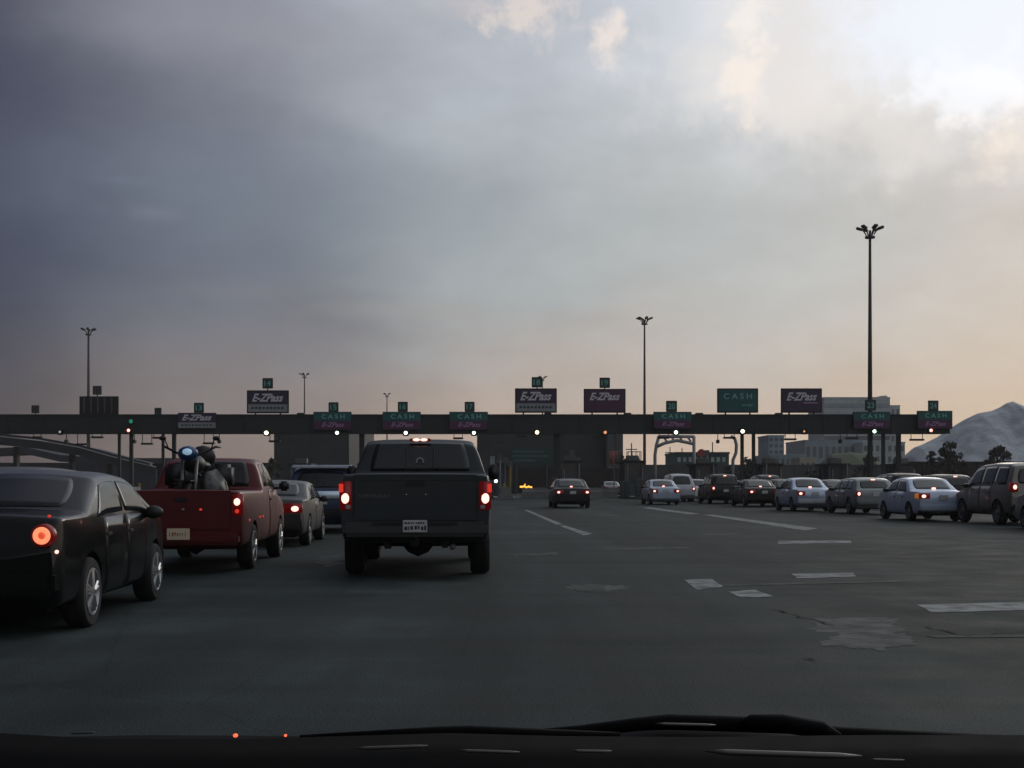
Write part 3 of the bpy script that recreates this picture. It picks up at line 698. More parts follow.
# --- red compact pickup with a motorcycle in the bed
redp = paintm('dark_red_paint', (.115, .010, .012), .4, .15, .3)
Yr = 17.2
root, c, y0, y1 = pickup('pickup_truck', 'dark red compact pickup truck carrying a motorcycle, behind the black sedan in the left lane', ((181-CX)/F*Yr, Yr, 0), R(3.0), redp, 4.9, 1.70, 1.64, 1.15, 0, 0, (1.95, 3.75), .33, (1.05, 3.95), .34, False, 1.02, .24)
c.across('rear_window', root, M['glass'], y0+.04, y0+.20, 1.0, .98, off=.008, rim=.01, round_=.07)
c.across('windshield', root, M['glass'], y1-.05, y1-.52, .96, .94, rim=.004)
for sx in (-1, 1):
    c.side('side_window', root, M['glass'], sx, y0+.25, y0+.62, y0+.3, y0+.62, 4.60, 5.60, round_=.05)
    c.side('side_window', root, M['glass'], sx, y0+.68, y1-.15, y0+.68, y1-.6, 4.60, 5.60, round_=.05)
    d = c.side('door', root, redp, sx, y0+.66, y1-.1, y0+.66, y1-.1, 2.0, 4.5, nu=6, nv=8, off=.0015, rim=.002, round_=.0)
    MB().box(sx*.845-.02, sx*.845+.02, y0+.72, y0+.88, .98, 1.01, bev=.006).build('handle', M['black'], d)
    a, b = sorted((sx*.70, sx*.842)); lz = lampbox(root, a, b, -.016, .12, .80, 1.10, None)
    MB().ball((sx*.765, -.018, .99), (.046, .012, .052)).build('lamp', M['lamp'], lz, True)
    MB().ball((sx*.765, -.018, .86), (.03, .008, .03)).build('reversing_lamp', M['redglow'], lz, True)
    MB().box(*sorted((sx*.90, sx*1.06)), 3.28, 3.35, 1.12, 1.28, bev=.03).tube([(sx*.80, 3.36, 1.16), (sx*.94, 3.32, 1.18)], .02).build('mirror', M['black'], root, True)
    for yy, zz in ((.55, .72), (1.0+.55, .74), (1.85, .74)):
        MB().ball((sx*.852, yy, zz), (.006, .03, .018)).build('side_marker', M['redglow'], root, True) if sx > 0 else None
tg = MB().box(-.68, .68, -.012, .05, .60, 1.145, bev=.012).build('tailgate', redp, root)
MB().box(-.09, .09, -.02, -.008, .99, 1.05, bev=.01).build('handle', M['black'], tg)
for x in (.03, .27): MB().ball((x, -.016, .885), (.022, .008, .016)).build('reflector', M['strip'] if x < .1 else M['redglow'], tg, True)
bo = MB().box(-.80, .80, -.16, .08, .40, .56, bev=.04).auto('bumper', redp, root)
lp = MB().box(-.153, .153, -.185, -.165, .475, .63, bev=.005).build('licence_plate', M['platey'], root)
mbx = MB()
for k in range(7): mbx.box(-.12+k*.035, -.12+k*.035+.008+.016*random.random(), -.1875, -.1835, .52+.02*random.random(), .565+.018*random.random())
mbx.build('plate_characters', mat('plate_orange_ink', (.35, .12, .05), .6), lp)
MB().lathe([(-.68, .0), (-.68, .04), (-.12, .05), (0, .13), (.12, .05), (.68, .04), (.68, 0)], 16, 'x', (0, 1.05, .33)).build('rear_axle', M['well'], root, True)
MB().box(-.6, .6, .2, .8, .33, .45).build('frame_rail', M['well'], root)
wheels(c, root, 'alloy', 1.05)

# motorcycle standing in that bed, facing back
bike = thing('motorcycle', 'dark motorcycle with a blue fairing and pale headlamp strapped in the red pickup bed', 'motorcycle', P(183, 500, Yr+.25)*1.0, R(3.0))
bike.location.z = .67
def bw(y, z, r):
    w = MB().lathe([(-.06, r-.10), (-.06, r-.03), (-.03, r), (.03, r), (.06, r-.03), (.06, r-.10), (-.06, r-.10)], 28, 'x', (0, y, z)).build('wheel', M['rubber'], bike, True)
    q = MB().lathe([(-.03, r-.10), (-.03, r-.13), (.03, r-.13), (.03, r-.10)], 28, 'x', (0, y, z))
    for k in range(9):
        t = 2*math.pi*k/9; q.tube([(0, y, z), (0, y+math.cos(t)*(r-.11), z+math.sin(t)*(r-.11))], .008, 5)
    q.build('rim', M['galv'], w)
bw(.30, .30, .30); bw(1.30, .30, .29)
MB().tube([(-.09, .30, .30), (-.10, .46, .92)], .026).tube([(.09, .30, .30), (.10, .46, .92)], .026).build('fork', M['galv'], bike, True)
MB().tube([(-.40, .62, 1.10), (-.36, .50, 1.10), (-.12, .46, .98), (.12, .46, .98), (.36, .50, 1.10), (.40, .62, 1.10)], .018).build('handlebar', M['black'], bike, True)
for sx in (-1, 1):
    MB().tube([(sx*.30, .48, 1.06), (sx*.36, .44, 1.24)], .010, 6).ball((sx*.38, .44, 1.22), (.055, .02, .035)).build('mirror', M['black'], bike, True)
    MB().box(*sorted((sx*.20, sx*.48)), 1.0, 1.42, .50, .86, bev=.05).build('saddlebag', M['vinyl'], bike, True)
fr = MB().ball((0, .34, 1.00), (.15, .13, .11)).build('fairing', M['blueplastic'], bike, True)
MB().ball((.01, .23, 1.02), (.070, .03, .05)).build('headlamp', M['headlamp'], bike, True)
MB().ball((0, .74, .86), (.17, .30, .14)).build('fuel_tank', M['vinyl'], bike, True)
MB().ball((0, 1.18, .84), (.16, .32, .08)).ball((0, 1.42, .98), (.20, .10, .17)).build('seat', M['vinyl'], bike, True)
e = MB().box(-.20, .20, .58, 1.02, .28, .66, bev=.05)
for k in range(5): e.box(-.26, .26, .62, .80, .40+k*.055, .42+k*.055)
e.build('engine', M['engine'], bike)
MB().tube([(0, .46, .88), (0, .9, .72), (0, 1.3, .66), (0, 1.55, .70)], .03).tube([(-.14, 1.3, .3), (-.12, .9, .42)], .02).tube([(.14, 1.3, .3), (.12, .9, .42)], .02).build('frame', M['black'], bike, True)
MB().box(-.10, .10, .02, .56, .60, .62, bev=.006).build('mudguard', M['vinyl'], bike)
# bundled cargo beside it in the bed
bag = thing('cargo_bundle', 'dark tarp-wrapped bundle beside the motorcycle in the red pickup bed', 'bundle', P(212, 500, Yr+1.2), R(3)); bag.location.z = .67
def lump(name, parent, m, c_, r_, seed, sub=4):
    bm = bmesh.new(); bmesh.ops.create_icosphere(bm, subdivisions=sub, radius=1)
    for v in bm.verts:
        q = 1+.22*noise.noise(v.co*1.7+Vector((seed, 0, 0)))+.08*noise.noise(v.co*5); v.co = Vector((c_[0]+v.co.x*r_[0]*q, c_[1]+v.co.y*r_[1]*q, max(0.005, c_[2]+v.co.z*r_[2]*q)))
    m_ = MB(); m_.addbm(bm); return m_.build(name, m, parent, True)
lump('tarp', bag, M['vinyl'], (0, 0, .36), (.24, .45, .40), 3); MB().tube([(-.26, 0, .05), (-.2, 0, .6), (0, 0, .76), (.2, 0, .6), (.26, 0, .05)], .012).build('strap', M['galv'], bag, True)

# --- black sedan on the left, partly out of frame
blk = mat('black_paint', (.005, .006, .006), .2, 0, .08, 1.6, .2, 0, .35)
Yb = 9.95
root, c = sedan('black sedan with a round lit orange tail lamp, cut off by the left edge', (0, 0, 0), blk, R(3.3), L=4.25, W=1.69, H=1.36, style='alloy', chmsl=False, lit=False, doors=True, tl=(.70, .92))
root.location = ((58-CX)/F*Yb-.82, Yb, 0)
for ch in list(root.children):
    if ch.name.startswith('tail_light'): bpy.data.objects.remove(ch)
for sx in (-1, 1):
    tl_ = MB().lathe([(.04, .095), (-.035, .09), (-.045, .078), (-.045, 0)], 28, 'y', (sx*.69, 0, .83)).build('tail_light', M['redlens'], root, True)
    MB().lathe([(-.047, .070), (-.056, .063), (-.056, .036), (-.047, .028), (-.047, .070)], 28, 'y', (sx*.69, 0, .83)).build('lamp', M['lampring'], tl_, True)
    MB().ball((sx*.69, -.045, .83), (.026, .010, .026)).build('lamp_core', M['lampcore'], tl_, True)
    MB().ball((sx*.80, -.018, .70), (.016, .02, .016)).build('reflector', M['lamp'], root, True)
MB().ball((.745, -.03, .985), (.014, .01, .012)).build('boot_reflector', M['redglow'], root, True)

# --- queue ahead of the camera
Q = 'vehicles queueing at the toll plaza'
grey = paintm('dark_silver_paint', (.06, .06, .06), .4, .5, .3)
Yc = 24.2
sedan('low dark silver coupe just ahead of the red pickup, one brake lamp showing', (0, 0, 0), grey, L=4.3, W=1.72, H=1.30, group=Q, deck=.95, coupe=True, name='coupe')[0].location = ((305-CX)/F*Yc-.86, Yc, 0)
blue = paintm('navy_blue_paint', (.035, .055, .11), .3, .3, .5)
Ys = 30.8
r_, c_ = hatch('navy blue sport utility vehicle with a pale painted-in reflection across its tailgate', (0, 0, 0), blue, L=4.6, W=1.85, H=1.66, group=Q, name='sport_utility_vehicle', cat='suv', lit=False, chmsl=False, strip=(.86, 1.05, mat('tailgate_reflection_tint', (.75, .86, 1.0), .35, .2, .1, 3)), rack=False, rear=.30, bumper=M['black'])
r_.location = ((321-CX)/F*Ys, Ys, 0)
MB().box(-.74, .74, .16, .55, 1.62, 1.70, bev=.025).build('roof_spoiler', mat('spoiler_highlight_tint', (.60, .68, .80), .3, .3, .1, 3), r_)  # spoiler coloured pale to give the sky highlight along the roof edge
silv = paintm('silver_paint', (.26, .27, .28), .38, .6, .3)
r_, c_ = hatch('silver van seen over the black sedan roof at the far left', (0, 0, 0), paintm('dull_silver_paint', (.15, .155, .16), .42, .5, .2), L=4.9, W=1.85, H=1.47, group=Q, lit=False, chmsl=False)
r_.location = (-7.25, 16.9, 0)
r_, c_ = hatch('dark blue van in the leftmost lane beyond the silver van', (0, 0, 0), blue, L=4.8, W=1.85, H=1.66, group=Q, lit=False, chmsl=False)
r_.location = (-11.3, 18.5, 0)

plum = paintm('dark_plum_paint', (.010, .008, .014), .35, .3, .4)
sedan('dark plum sedan driving alone into the centre toll lane', ((573-CX)/F*62, 62, 0), plum, L=4.6, W=1.84, H=1.46, group=Q, lampm='lamp')
sil2 = paintm('blue_silver_paint', (.36, .43, .52), .38, .5, .3)
def right_car(pl, Y, W, **k): return ((pl-CX)/F*Y+W/2, Y, 0)    # pl: pixel of the rear left corner
sedan('blue-silver sedan with three lit lamps, leftmost of the cars queueing on the right', right_car(651, 71, 1.72), sil2, L=4.5, W=1.72, H=1.45, group=Q)
white = paintm('off_white_paint', (.60, .62, .65), .4, .1, .3)
hatch('pale minivan partly hidden behind the leftmost blue-silver sedan', right_car(668, 82, 1.85), paintm('pale_grey_paint', (.45, .47, .5), .4, .3, .3), L=4.8, W=1.85, H=1.85, group=Q, tail=(.75, 1.0), chmsl=False)
sedan('small off-white car between the pale minivan and a dark tall vehicle', right_car(690, 84, 1.6), white, L=4.1, W=1.62, H=1.50, group=Q, chmsl=False, lit=False)
dark = paintm('black_green_paint', (.007, .008, .008), .4, .2, .3); maroon = paintm('maroon_paint', (.045, .008, .012), .4, .2, .3)
hatch('dark sport utility vehicle with a high brake light beside the small off-white car', right_car(711, 74, 1.8), dark, L=4.7, W=1.82, H=1.78, group=Q, name='sport_utility_vehicle', cat='suv')
sedan('maroon car half hidden between two dark vehicles in the queue', right_car(737, 76, 1.7), maroon, L=4.4, W=1.70, H=1.40, group=Q, chmsl=False)
sedan('black sedan with reddish tail lamps just left of the silver hatchback', right_car(748, 65, 1.75), dark, L=4.7, W=1.80, H=1.44, group=Q)
hatch('grey van whose roof and high lamp show above the black sedan', right_car(758, 84, 1.8), grey, L=4.8, W=1.8, H=1.80, group=Q)
sedan('dark brown taxi-like car with an orange lamp behind the silver hatchback', right_car(777, 66, 1.7), paintm('brown_paint', (.04, .03, .025), .4, .2, .3), L=4.5, W=1.70, H=1.46, group=Q, chmsl=False)
lb = paintm('light_blue_silver_paint', (.42, .50, .62), .35, .5, .35)
r_, c_ = sedan('light blue-silver hatchback with a wide white bumper and three lamps', right_car(796, 54.5, 1.70), lb, L=4.2, W=1.70, H=1.48, group=Q, bumper=white, name='hatchback')
sedan('dark red car wedged between the silver hatchback and the grey-green wagon', right_car(828, 62, 1.7), maroon, L=4.4, W=1.70, H=1.42, group=Q, chmsl=False, lit=False)
r_, c_ = hatch('grey-green station wagon with paired lamps, left of the pale blue sedan', right_car(855, 49.5, 1.72), paintm('grey_green_paint', (.22, .25, .25), .4, .4, .3), L=4.5, W=1.72, H=1.46, group=Q, name='station_wagon', rear=.50, tail=(.72, .92), wz=.92)
pb = paintm('pale_blue_white_paint', (.55, .64, .78), .35, .2, .4)
r_, c_ = sedan('pale blue-white sedan with amber-edged tail lamps, largest sedan in the right queue', right_car(917, 40.5, 1.72), pb, L=4.2, W=1.70, H=1.44, group=Q, tl=(.74, .92), bz=None)
for sx in (-1, 1): MB().box(*sorted((sx*.82, sx*.868)), -.004, .24, .75, .91, bev=.01).build('indicator', M['amberlens'], r_, True)
MB().box(-.84, .84, -.02, .10, .22, .36, bev=.03).build('lower_valance', M['black'], r_, True)
hatch('dark wagon with pale roof seen above the pale blue sedan', right_car(893, 60, 1.8), dark, L=4.8, W=1.8, H=1.72, group=Q, chmsl=False, name='station_wagon', lit=False)
hatch('black wagon with a red high brake light right of the pale blue sedan', right_car(938, 54, 1.8), dark, L=4.8, W=1.80, H=1.62, group=Q, name='station_wagon')
tan = paintm('brown_grey_paint', (.19, .18, .155), .42, .4, .3)
hatch('brown-grey sport utility vehicle, tallest in the right queue, at its right end', right_car(1009, 36.6, 1.85), tan, L=4.45, W=1.86, H=1.86, group=Q, name='sport_utility_vehicle', cat='suv', rear=.25, tail=(1.0, 1.26), chmsl=False, r=.36, base=.32, bumper=M['black'], wz=1.08)
sedan('grey sedan cut off by the right edge of the view', right_car(1092, 30.2, 1.75), paintm('mid_grey_paint', (.24, .24, .24), .4, .4, .3), L=4.6, W=1.76, H=1.40, group=Q)
# pale small truck nose beyond the islands
sedan('small pale car facing away beyond the booths near the centre', ((613-CX)/F*122, 122, 0), silv, L=4.2, W=1.7, H=1.40, group=Q, chmsl=False, lit=False)

# ------------------------------------------------------------------ toll gantry
GY = 100.0; K = GY/F
def gx(px): return (px-CX)*K
def gz(py): return EYE+(HY-py)*K
gan = thing('toll_gantry', 'long dark steel gantry beam across the whole toll plaza', 'gantry', (0, GY, 0))
MB().box(gx(-70), gx(950), 0, 1.6, gz(433.5), gz(414.5), bev=.03).build('beam', M['girder'], gan)
b = MB()
for px in range(-60, 950, 34): b.box(gx(px)-.05, gx(px)+.05, -.05, -.002, gz(433), gz(415))
b.box(gx(-70), gx(950), -.10, -.003, gz(415.4), gz(414.3)).box(gx(-70), gx(950), -.10, -.003, gz(433.8), gz(432.8))
b.build('stiffeners', M['steel'], gan)
for px, w in ((-40, .3), (117, .22), (129, .28), (161, .22), (172, .30), (361, .42), (557, .52), (743.5, .26), (755, .26), (873, .26), (885.5, .26), (901, .34)):
    p_ = MB().box(gx(px)-w/2, gx(px)+w/2, .5, .5+w, 0, gz(433.5)-.003, bev=.02).box(gx(px)-w/2-.1, gx(px)+w/2+.1, .4, .6+w, 0, .35, bev=.03).build('column', M['steel'], gan)
b = MB()
for px in (548, 628, 700, 300, 780): b.box(gx(px)-.3, gx(px)+.3, .2, .8, gz(414.4), gz(412.6), bev=.04)
b.build('roof_boxes', M['steel'], gan)
# rods and reader antennas hanging under the beam
AG = 'toll reader antennas under the gantry'
def antenna(px, py, w, label, drop=None):
    a = thing('reader_antenna', label, 'antenna', (gx(px), GY+.3, gz(434)), 0, AG); d = (py-434)*K
    for s in (-1, 1): MB().tube([(s*w*.42, 0, 0), (s*w*.42, 0, -d)], .03, 6).build('rod', M['steel'], a)
    MB().box(-w/2, w/2, -.25, .25, -d-.09, -d+.06, bev=.03).build('reader', M['frame'], a)
for px, py, w, lb_ in ((36, 437, .7, 'flat dark reader antenna, leftmost under the gantry beam'), (81, 444, .9, 'reader antenna on long rods left of the dark ribbed board'), (96, 437, .9, 'short reader antenna under the dark ribbed board'),
    (146, 443.5, .9, 'reader antenna on long rods between the left columns'), (157, 437.5, .8, 'short reader antenna right of the red signal'), (208, 443, .9, 'reader antenna above the red pickup cab'), (274, 441, .9, 'reader antenna beside the yellowish signal at the dark building edge'),
    (458, 438, .8, 'reader antenna over the right side of the big pickup roof'), (521, 436, .8, 'reader antenna left of the amber-ringed signal'), (598, 437, .8, 'reader antenna by the dim amber signal'), (664, 437.5, .9, 'reader antenna in front of the grey arch frame'), (730, 437.5, .95, 'reader antenna left of the paired columns'), (791, 439, .95, 'reader antenna beneath the dark purple sign'),
    (853, 438, .95, 'reader antenna left of the green signal'), (918, 439.5, 1.1, 'reader antenna left of the red signal at the gantry end')):
    antenna(px, py, w, lb_)
def cctv(px, label):
    a = thing('traffic_camera', label, 'camera', (gx(px), GY+.1, gz(434)), 0, 'small cameras hanging under the gantry')
    MB().tube([(0, 0, 0), (0, 0, -.45)], .035, 6).build('stem', M['steel'], a); MB().box(-.11, .11, -.25, .25, -.75, -.45, bev=.04).build('housing', M['frame'], a)
for px, lb_ in ((66, 'small hanging camera, leftmost under the gantry'), (134, 'small hanging camera under the red signal'), (219, 'small hanging camera right of the reader above the red pickup'), (718, 'small hanging camera left of the paired columns'), (840.5, 'small hanging camera under the blank beam before the green signal')): cctv(px, lb_)

# signals
SG = 'round lane signals on the gantry'
def signal(px, py, m, r, label):
    s_ = thing('lane_signal', label, 'signal', (gx(px), GY-.25, gz(py)), 0, SG)
    MB().box(-.24, .24, 0, .24, -.24, .24, bev=.05).build('housing', M['frame'], s_)
    MB().lathe([(0, .20), (-.16, .20), (-.16, .185), (0, .185)], 20, 'y').build('hood', M['frame'], s_)
    MB().ball((0, -.012, 0), (r, .05, r)).build('lens', M[m], s_, True)
for a in ((61, 432, 'signal_pale', .10, 'faint pale lane signal near the left end'), (129.5, 430.5, 'sred', .12, 'red lane signal at the left columns'), (267, 433, 'swhite', .15, 'yellowish white lane signal under the leftmost tall sign'),
    (337.5, 433, 'sgreen', .13, 'greenish lane signal under lane sign 15'), (406, 433, 'swhite', .13, 'yellowish lane signal above the big pickup roof'), (474, 433, 'sgreen', .13, 'greenish lane signal under lane sign 17'),
    (537, 432.5, 'samber', .15, 'bright amber-ringed lane signal under lane sign 18'), (605, 432.5, 'sdim', .13, 'dim amber lane signal under lane sign 19'), (675.5, 432.5, 'sgreen', .14, 'white-green lane signal under the sign near the middle lamp mast'),
    (742, 431.5, 'swhite', .14, 'white lane signal above the paired columns'), (873.5, 431.5, 'sgreen', .13, 'green lane signal at the tall right lamp mast'), (930, 430.5, 'sred', .12, 'red lane signal at the right end of the gantry'),
    (803.5, 431.5, 'sdim', .08, 'nearly dark lane signal under the dark purple sign'), (132, 421.5, 'sgdim', .17, 'dim green lane signal on the beam above the red one')):
    m_ = a[2]
    if m_ == 'signal_pale': M['signal_pale'] = M.get('signal_pale') or emit('signal_pale', (.8, .8, .78), .35)
    signal(a[0], a[1], m_, a[3], a[4])

# signs
def sign(px0, px1, py0, py1, kind, label, lit=1.0):
    w, h = (px1-px0)*K, (py1-py0)*K
    on_beam = (py1 > 415)
    t = thing('toll_sign', label, 'sign', (gx((px0+px1)/2), GY-(.35 if on_beam else -.3), gz((py0+py1)/2)), 0, 'overhead toll lane signs')
    MB().box(-w/2, w/2, 0, .22, -h/2, h/2, bev=.02).build('frame', M['frame'], t)
    if on_beam:
        for s_ in (-1, 1): MB().box(s_*w*.3-.04, s_*w*.3+.04, .222, .34, -h*.4, h*.4).build('bracket', M['steel'], t)
    else:
        for s_ in (-1, 1): MB().box(s_*w*.3-.06, s_*w*.3+.06, .05, .17, -h/2-.18, -h/2-.002).build('support', M['steel'], t)
    iw = w-.22 if not on_beam else w-.06; ih = h-.22 if not on_beam else h-.06
    def face(x0, x1, z0, z1, m, name='panel'): return MB().box(x0, x1, -.03, -.001, z0, z1).build(name, M[m], t)
    L_ = lambda body, w_, h_, m, x, z, sh=.35, bold=.02, sp=1.0: text_mesh('lettering', body, w_, h_, t, M[m], (x, -.032, z), sh, .01, bold, sp)
    if kind == 'ez_strip':
        face(-iw/2, iw/2, -ih*.12, ih/2, 'darkpurple'); face(-iw/2, iw/2, -ih/2, -ih*.13, 'strip')
        L_('E-ZPass', iw*.80, ih*.40, 'white', 0, ih*.20, .4, .03)
        b_ = MB()
        for k in range(9): b_.box(-iw*.42+k*iw*.095, -iw*.42+k*iw*.095+iw*.065, -.036, -.0305, -ih*.36, -ih*.26)
        b_.build('strip_lettering', M['greensign'], t)
    elif kind == 'ez':
        face(-iw/2, iw/2, -ih/2, ih/2, 'purple'); L_('E-ZPass', iw*.78, ih*.36, 'white', 0, ih*.20, .4, .03)
    elif kind == 'ez_dark':
        face(-iw/2, iw/2, -ih/2, ih/2, 'darkpurple'); L_('E-ZPass', iw*.80, ih*.38, 'white', 0, ih*.18, .4, .03)
        MB().box(iw*.05, iw*.42, -.036, -.0305, -ih*.14, -ih*.08).build('underline', M['pinkish'], t)
    elif kind == 'combo':
        face(-iw/2, iw/2, 0.001, ih/2, 'teal'); face(-iw/2, iw/2, -ih/2, -.001, 'purple')
        L_('CASH', iw*.62, ih*.26, 'tealtxt', iw*.02, ih*.25, 0, .02, 1.5); L_('E-ZPass', iw*.60, ih*.26, 'pinkish', iw*.02, -ih*.22)
    elif kind == 'cash':
        face(-iw/2, iw/2, -ih/2, ih/2, 'teal'); L_('CASH', iw*.74, ih*.26, 'tealtxt', 0, ih*.20, 0, .01, 1.5); L_('only', iw*.30, ih*.18, 'tealtxt', iw*.25, -ih*.22, .2, 0)
    elif kind == 'board':
        face(-iw/2, iw/2, -ih/2, ih/2, 'frame')
        for k in range(5): MB().box(-iw*.42+k*iw*.19, -iw*.42+k*iw*.19+.12, -.10, -.031, -ih/2, ih/2, bev=.01).build('rib', M['signback'], t)
    return t
sign(179, 217, 413, 428.5, 'ez_strip', 'small purple electronic toll sign above the red pickup cab, pale strip below')
sign(246, 288, 390, 413, 'ez_strip', 'tall framed electronic toll sign with pale strip, leftmost of the tall framed signs')
sign(314, 352, 412, 430, 'combo', 'teal and purple cash sign under lane number 15')
sign(383, 421, 412, 430, 'combo', 'teal and purple cash sign under lane number 16')
sign(449.5, 488, 412, 430, 'combo', 'teal and purple cash sign under lane number 17')
sign(515, 557, 388, 412.5, 'ez_strip', 'framed electronic toll sign with pale strip under lane number 18')
sign(584, 626, 388.5, 412.5, 'ez', 'all purple framed electronic toll sign under lane number 19')
sign(653, 691, 412, 429, 'combo', 'teal and purple cash sign right of the middle lamp mast')
sign(718, 759, 388, 412.5, 'cash', 'framed teal cash sign without a lane number')
sign(782, 823, 388, 412.5, 'ez_dark', 'dark purple framed electronic toll sign left of the pale office block')
sign(852, 889, 412, 429, 'combo', 'teal and purple cash sign at the tall right lamp mast')
sign(916, 951, 411, 429, 'combo', 'teal and purple cash sign at the right end of the gantry')
sign(78, 117, 396, 414, 'board', 'blank black ribbed board on the gantry near the left mast')
def numsign(px, py, s_, txt, label, m='teal'):
    w = s_*K; on = 414-py < 11
    t = thing('lane_number_sign', label, 'sign', (gx(px), GY+.25, gz(py)), 0, 'lane number signs on the gantry')
    MB().box(-w/2, w/2, 0, .10, -w/2, w/2, bev=.03).build('panel', M['frame' if m == 'teal' else 'signback'], t)
    MB().tube([(0, .06, -w/2), (0, .06, -w/2-.25)], .05, 6).build('post', M['steel'], t)
    if txt:
        MB().box(-w/2+.06, w/2-.06, -.012, -.001, -w/2+.06, w/2-.06).build('face', M['greensign'], t)
        text_mesh('lettering', txt, w*.62, w*.52, t, M['tealtxt'], (0, -.014, 0), 0, .008, .01)
    else:
        b_ = MB()
        for k in (-1, 0, 1): b_.box(k*w*.28-.03, k*w*.28+.03, -.05, -.002, -w/2+.04, w/2-.04)
        b_.build('rib', M['steel'], t)
for px, py, s_, n_ in ((198, 407.5, 10, '13'), (267, 383, 10.5, '14'), (333, 407, 10, '15'), (402.5, 406.5, 10, '16'), (469.5, 406.5, 10, '17'), (537, 382, 10.5, '18'), (605, 382.5, 10.5, '19'), (672, 406, 11, '20'), (871.5, 405, 11, '23'), (934.5, 405.5, 10.5, '24')):
    numsign(px, py, s_, n_, 'square lane number sign %s above the gantry' % n_)
numsign(34, 409, 8, None, 'grey blank back of a lane number sign near the left end', 'back'); numsign(96, 390, 9, None, 'grey blank back of a lane number sign above the black board', 'back'); numsign(157, 411, 7, None, 'low grey blank sign back left of lane sign 13', 'back')

# ------------------------------------------------------------------ lamp masts
def mast(px, ytop, Y, heads, label, r=.16, yellow=False, rr=None):
    z = EYE+(HY-ytop)/F*Y; t = thing('lamp_mast', label, 'lamp mast', ((px-CX)/F*Y, Y, 0), 0, 'tall lighting masts over the plaza')
    MB().tube([(0, 0, 0), (0, 0, z*.5), (0, 0, z-.4)], [r*1.5, r*1.15, r*.7], 10).build('pole', M['pole'], t, True)
    MB().lathe([(0, r*2.4), (.5, r*2.4), (.55, r*1.6), (.55, 0)], 12, 'z').build('base', M['concrete'], t)
    MB().lathe([(z-1.1, .3), (z-1.1, .45), (z-.95, .45), (z-.95, .3)], 14, 'z').build('ring', M['pole'], t)
    for k in range(heads):
        a = 2*math.pi*(k+.5)/heads+.2; d = Vector((math.cos(a), math.sin(a), 0)); ln = rr or .62
        h = MB().tube([d*.3+Vector((0, 0, z-1.0)), d*ln*.6+Vector((0, 0, z-.72)), d*ln+Vector((0, 0, z-.35))], .06, 6)
        q = MB().box(-.26, .36, -.20, .20, -.10, .13, bev=.06, mt=Matrix.Translation(d*(ln+.25)+Vector((0, 0, z-.25))) @ Matrix.Rotation(a, 4, 'Z') @ Matrix.Rotation(R(-18), 4, 'Y'))
        arm = h.build('arm', M['pole'], t); q.build('floodlight', M['pole'], arm)
    if yellow: MB().box(-.45, .45, -.45, .45, .56, 3.7, bev=.08).build('sleeve', M['yellow'], t)
mast(870, 226, 112, 6, 'tallest lamp mast with a ring of floodlights, at the right', .16)
mast(644.5, 317, 178, 6, 'slim lamp mast right of the middle with a yellow foot sleeve', .16, True)
mast(88.5, 328, 190, 6, 'lamp mast rising behind the black ribbed board at the left', .20)
mast(304.5, 373, 275, 5, 'distant small lamp mast between lane signs 14 and 15', .16)
mast(387, 393, 337, 4, 'farthest tiny lamp mast just left of lane sign 16', .17)
mast(542.5, 376, 285, 4, 'distant lamp mast directly behind lane sign 18', .14)

# ------------------------------------------------------------------ toll islands and booths
BG = 'toll booths on their islands'; IG = 'concrete toll islands'
names = {165: 'behind the motorcycle', 232: 'behind the red pickup cab', 300: 'behind the blue van', 369: 'behind the left half of the big pickup', 436: 'behind the right half of the big pickup', 503: 'just right of the big pickup', 571: 'beside the thick centre column', 634: 'left of the yellow mast foot', 705: 'behind the small off-white car', 772: 'behind the black sedan in the right queue', 838: 'behind the dark red car', 905: 'right of the last gantry column'}
BY = 106.0
for i, (px, wh) in enumerate(names.items()):
    x = (px-CX)/F*BY
    isl = thing('toll_island', 'raised concrete toll island %s' % wh, 'traffic island', (x, BY-5, 0), YAW, IG)
    MB().box(-.9, .9, -7, 12, -.01, .16, bev=.04).build('kerb_slab', M['concrete'], isl)
    MB().prism([(-.55, .162), (.55, .162), (.25, .95), (-.25, .95)], -7, -3.5).build('crash_nose', M['concrete'], isl)
    MB().tube([(0, -2.8, .16), (0, -2.8, 1.25)], .11, 10).build('bollard', M['yellow'], isl)
    t = thing('toll_booth', 'grey toll booth %s' % wh, 'toll booth', (x, BY, .16), YAW, BG)
    bmats = M['boothblue'] if i % 3 == 1 else M['booth']
    hh = 2.75 if px not in (634, 571) else 3.0
    MB().box(-.78, .78, 0, 3.2, 0, 1.05, bev=.03).build('wall', bmats, t)
    for sx in (-.72, .72):
        for yy in (.06, 1.6, 3.14): MB().box(sx-.06, sx+.06, yy-.06, yy+.06, 1.052, hh-.2).build('corner_post', M['galv'], t)
    MB().box(-.70, .70, .08, .11, 1.055, hh-.2).build('window', M['glassb'], t)
    for sx in (-1, 1): MB().box(*sorted((sx*.71, sx*.73)), .14, 3.06, 1.055, hh-.2).build('window', M['glassb'], t)
    MB().box(-.70, .70, 3.09, 3.12, 1.055, hh-.2).build('window', M['glass'], t)
    MB().box(-1.0, 1.0, -.3, 3.5, hh-.198, hh, bev=.04).build('roof', M['steel'], t)
    MB().box(-.5, .5, .6, 1.6, hh+.002, hh+.45, bev=.05).build('roof_unit', M['galv'], t)
    for q, dx in enumerate((-.62, .62)):
        MB().tube([(dx, -.55, 0), (dx, -.55, 2.2+.5*((i+q) % 2))], .045, 6).build('post', M['galv'], t, True)
    if px == 503:
        MB().ball((-.62, -.62, 1.25), .14).build('lamp', M['boothlamp'], t, True)
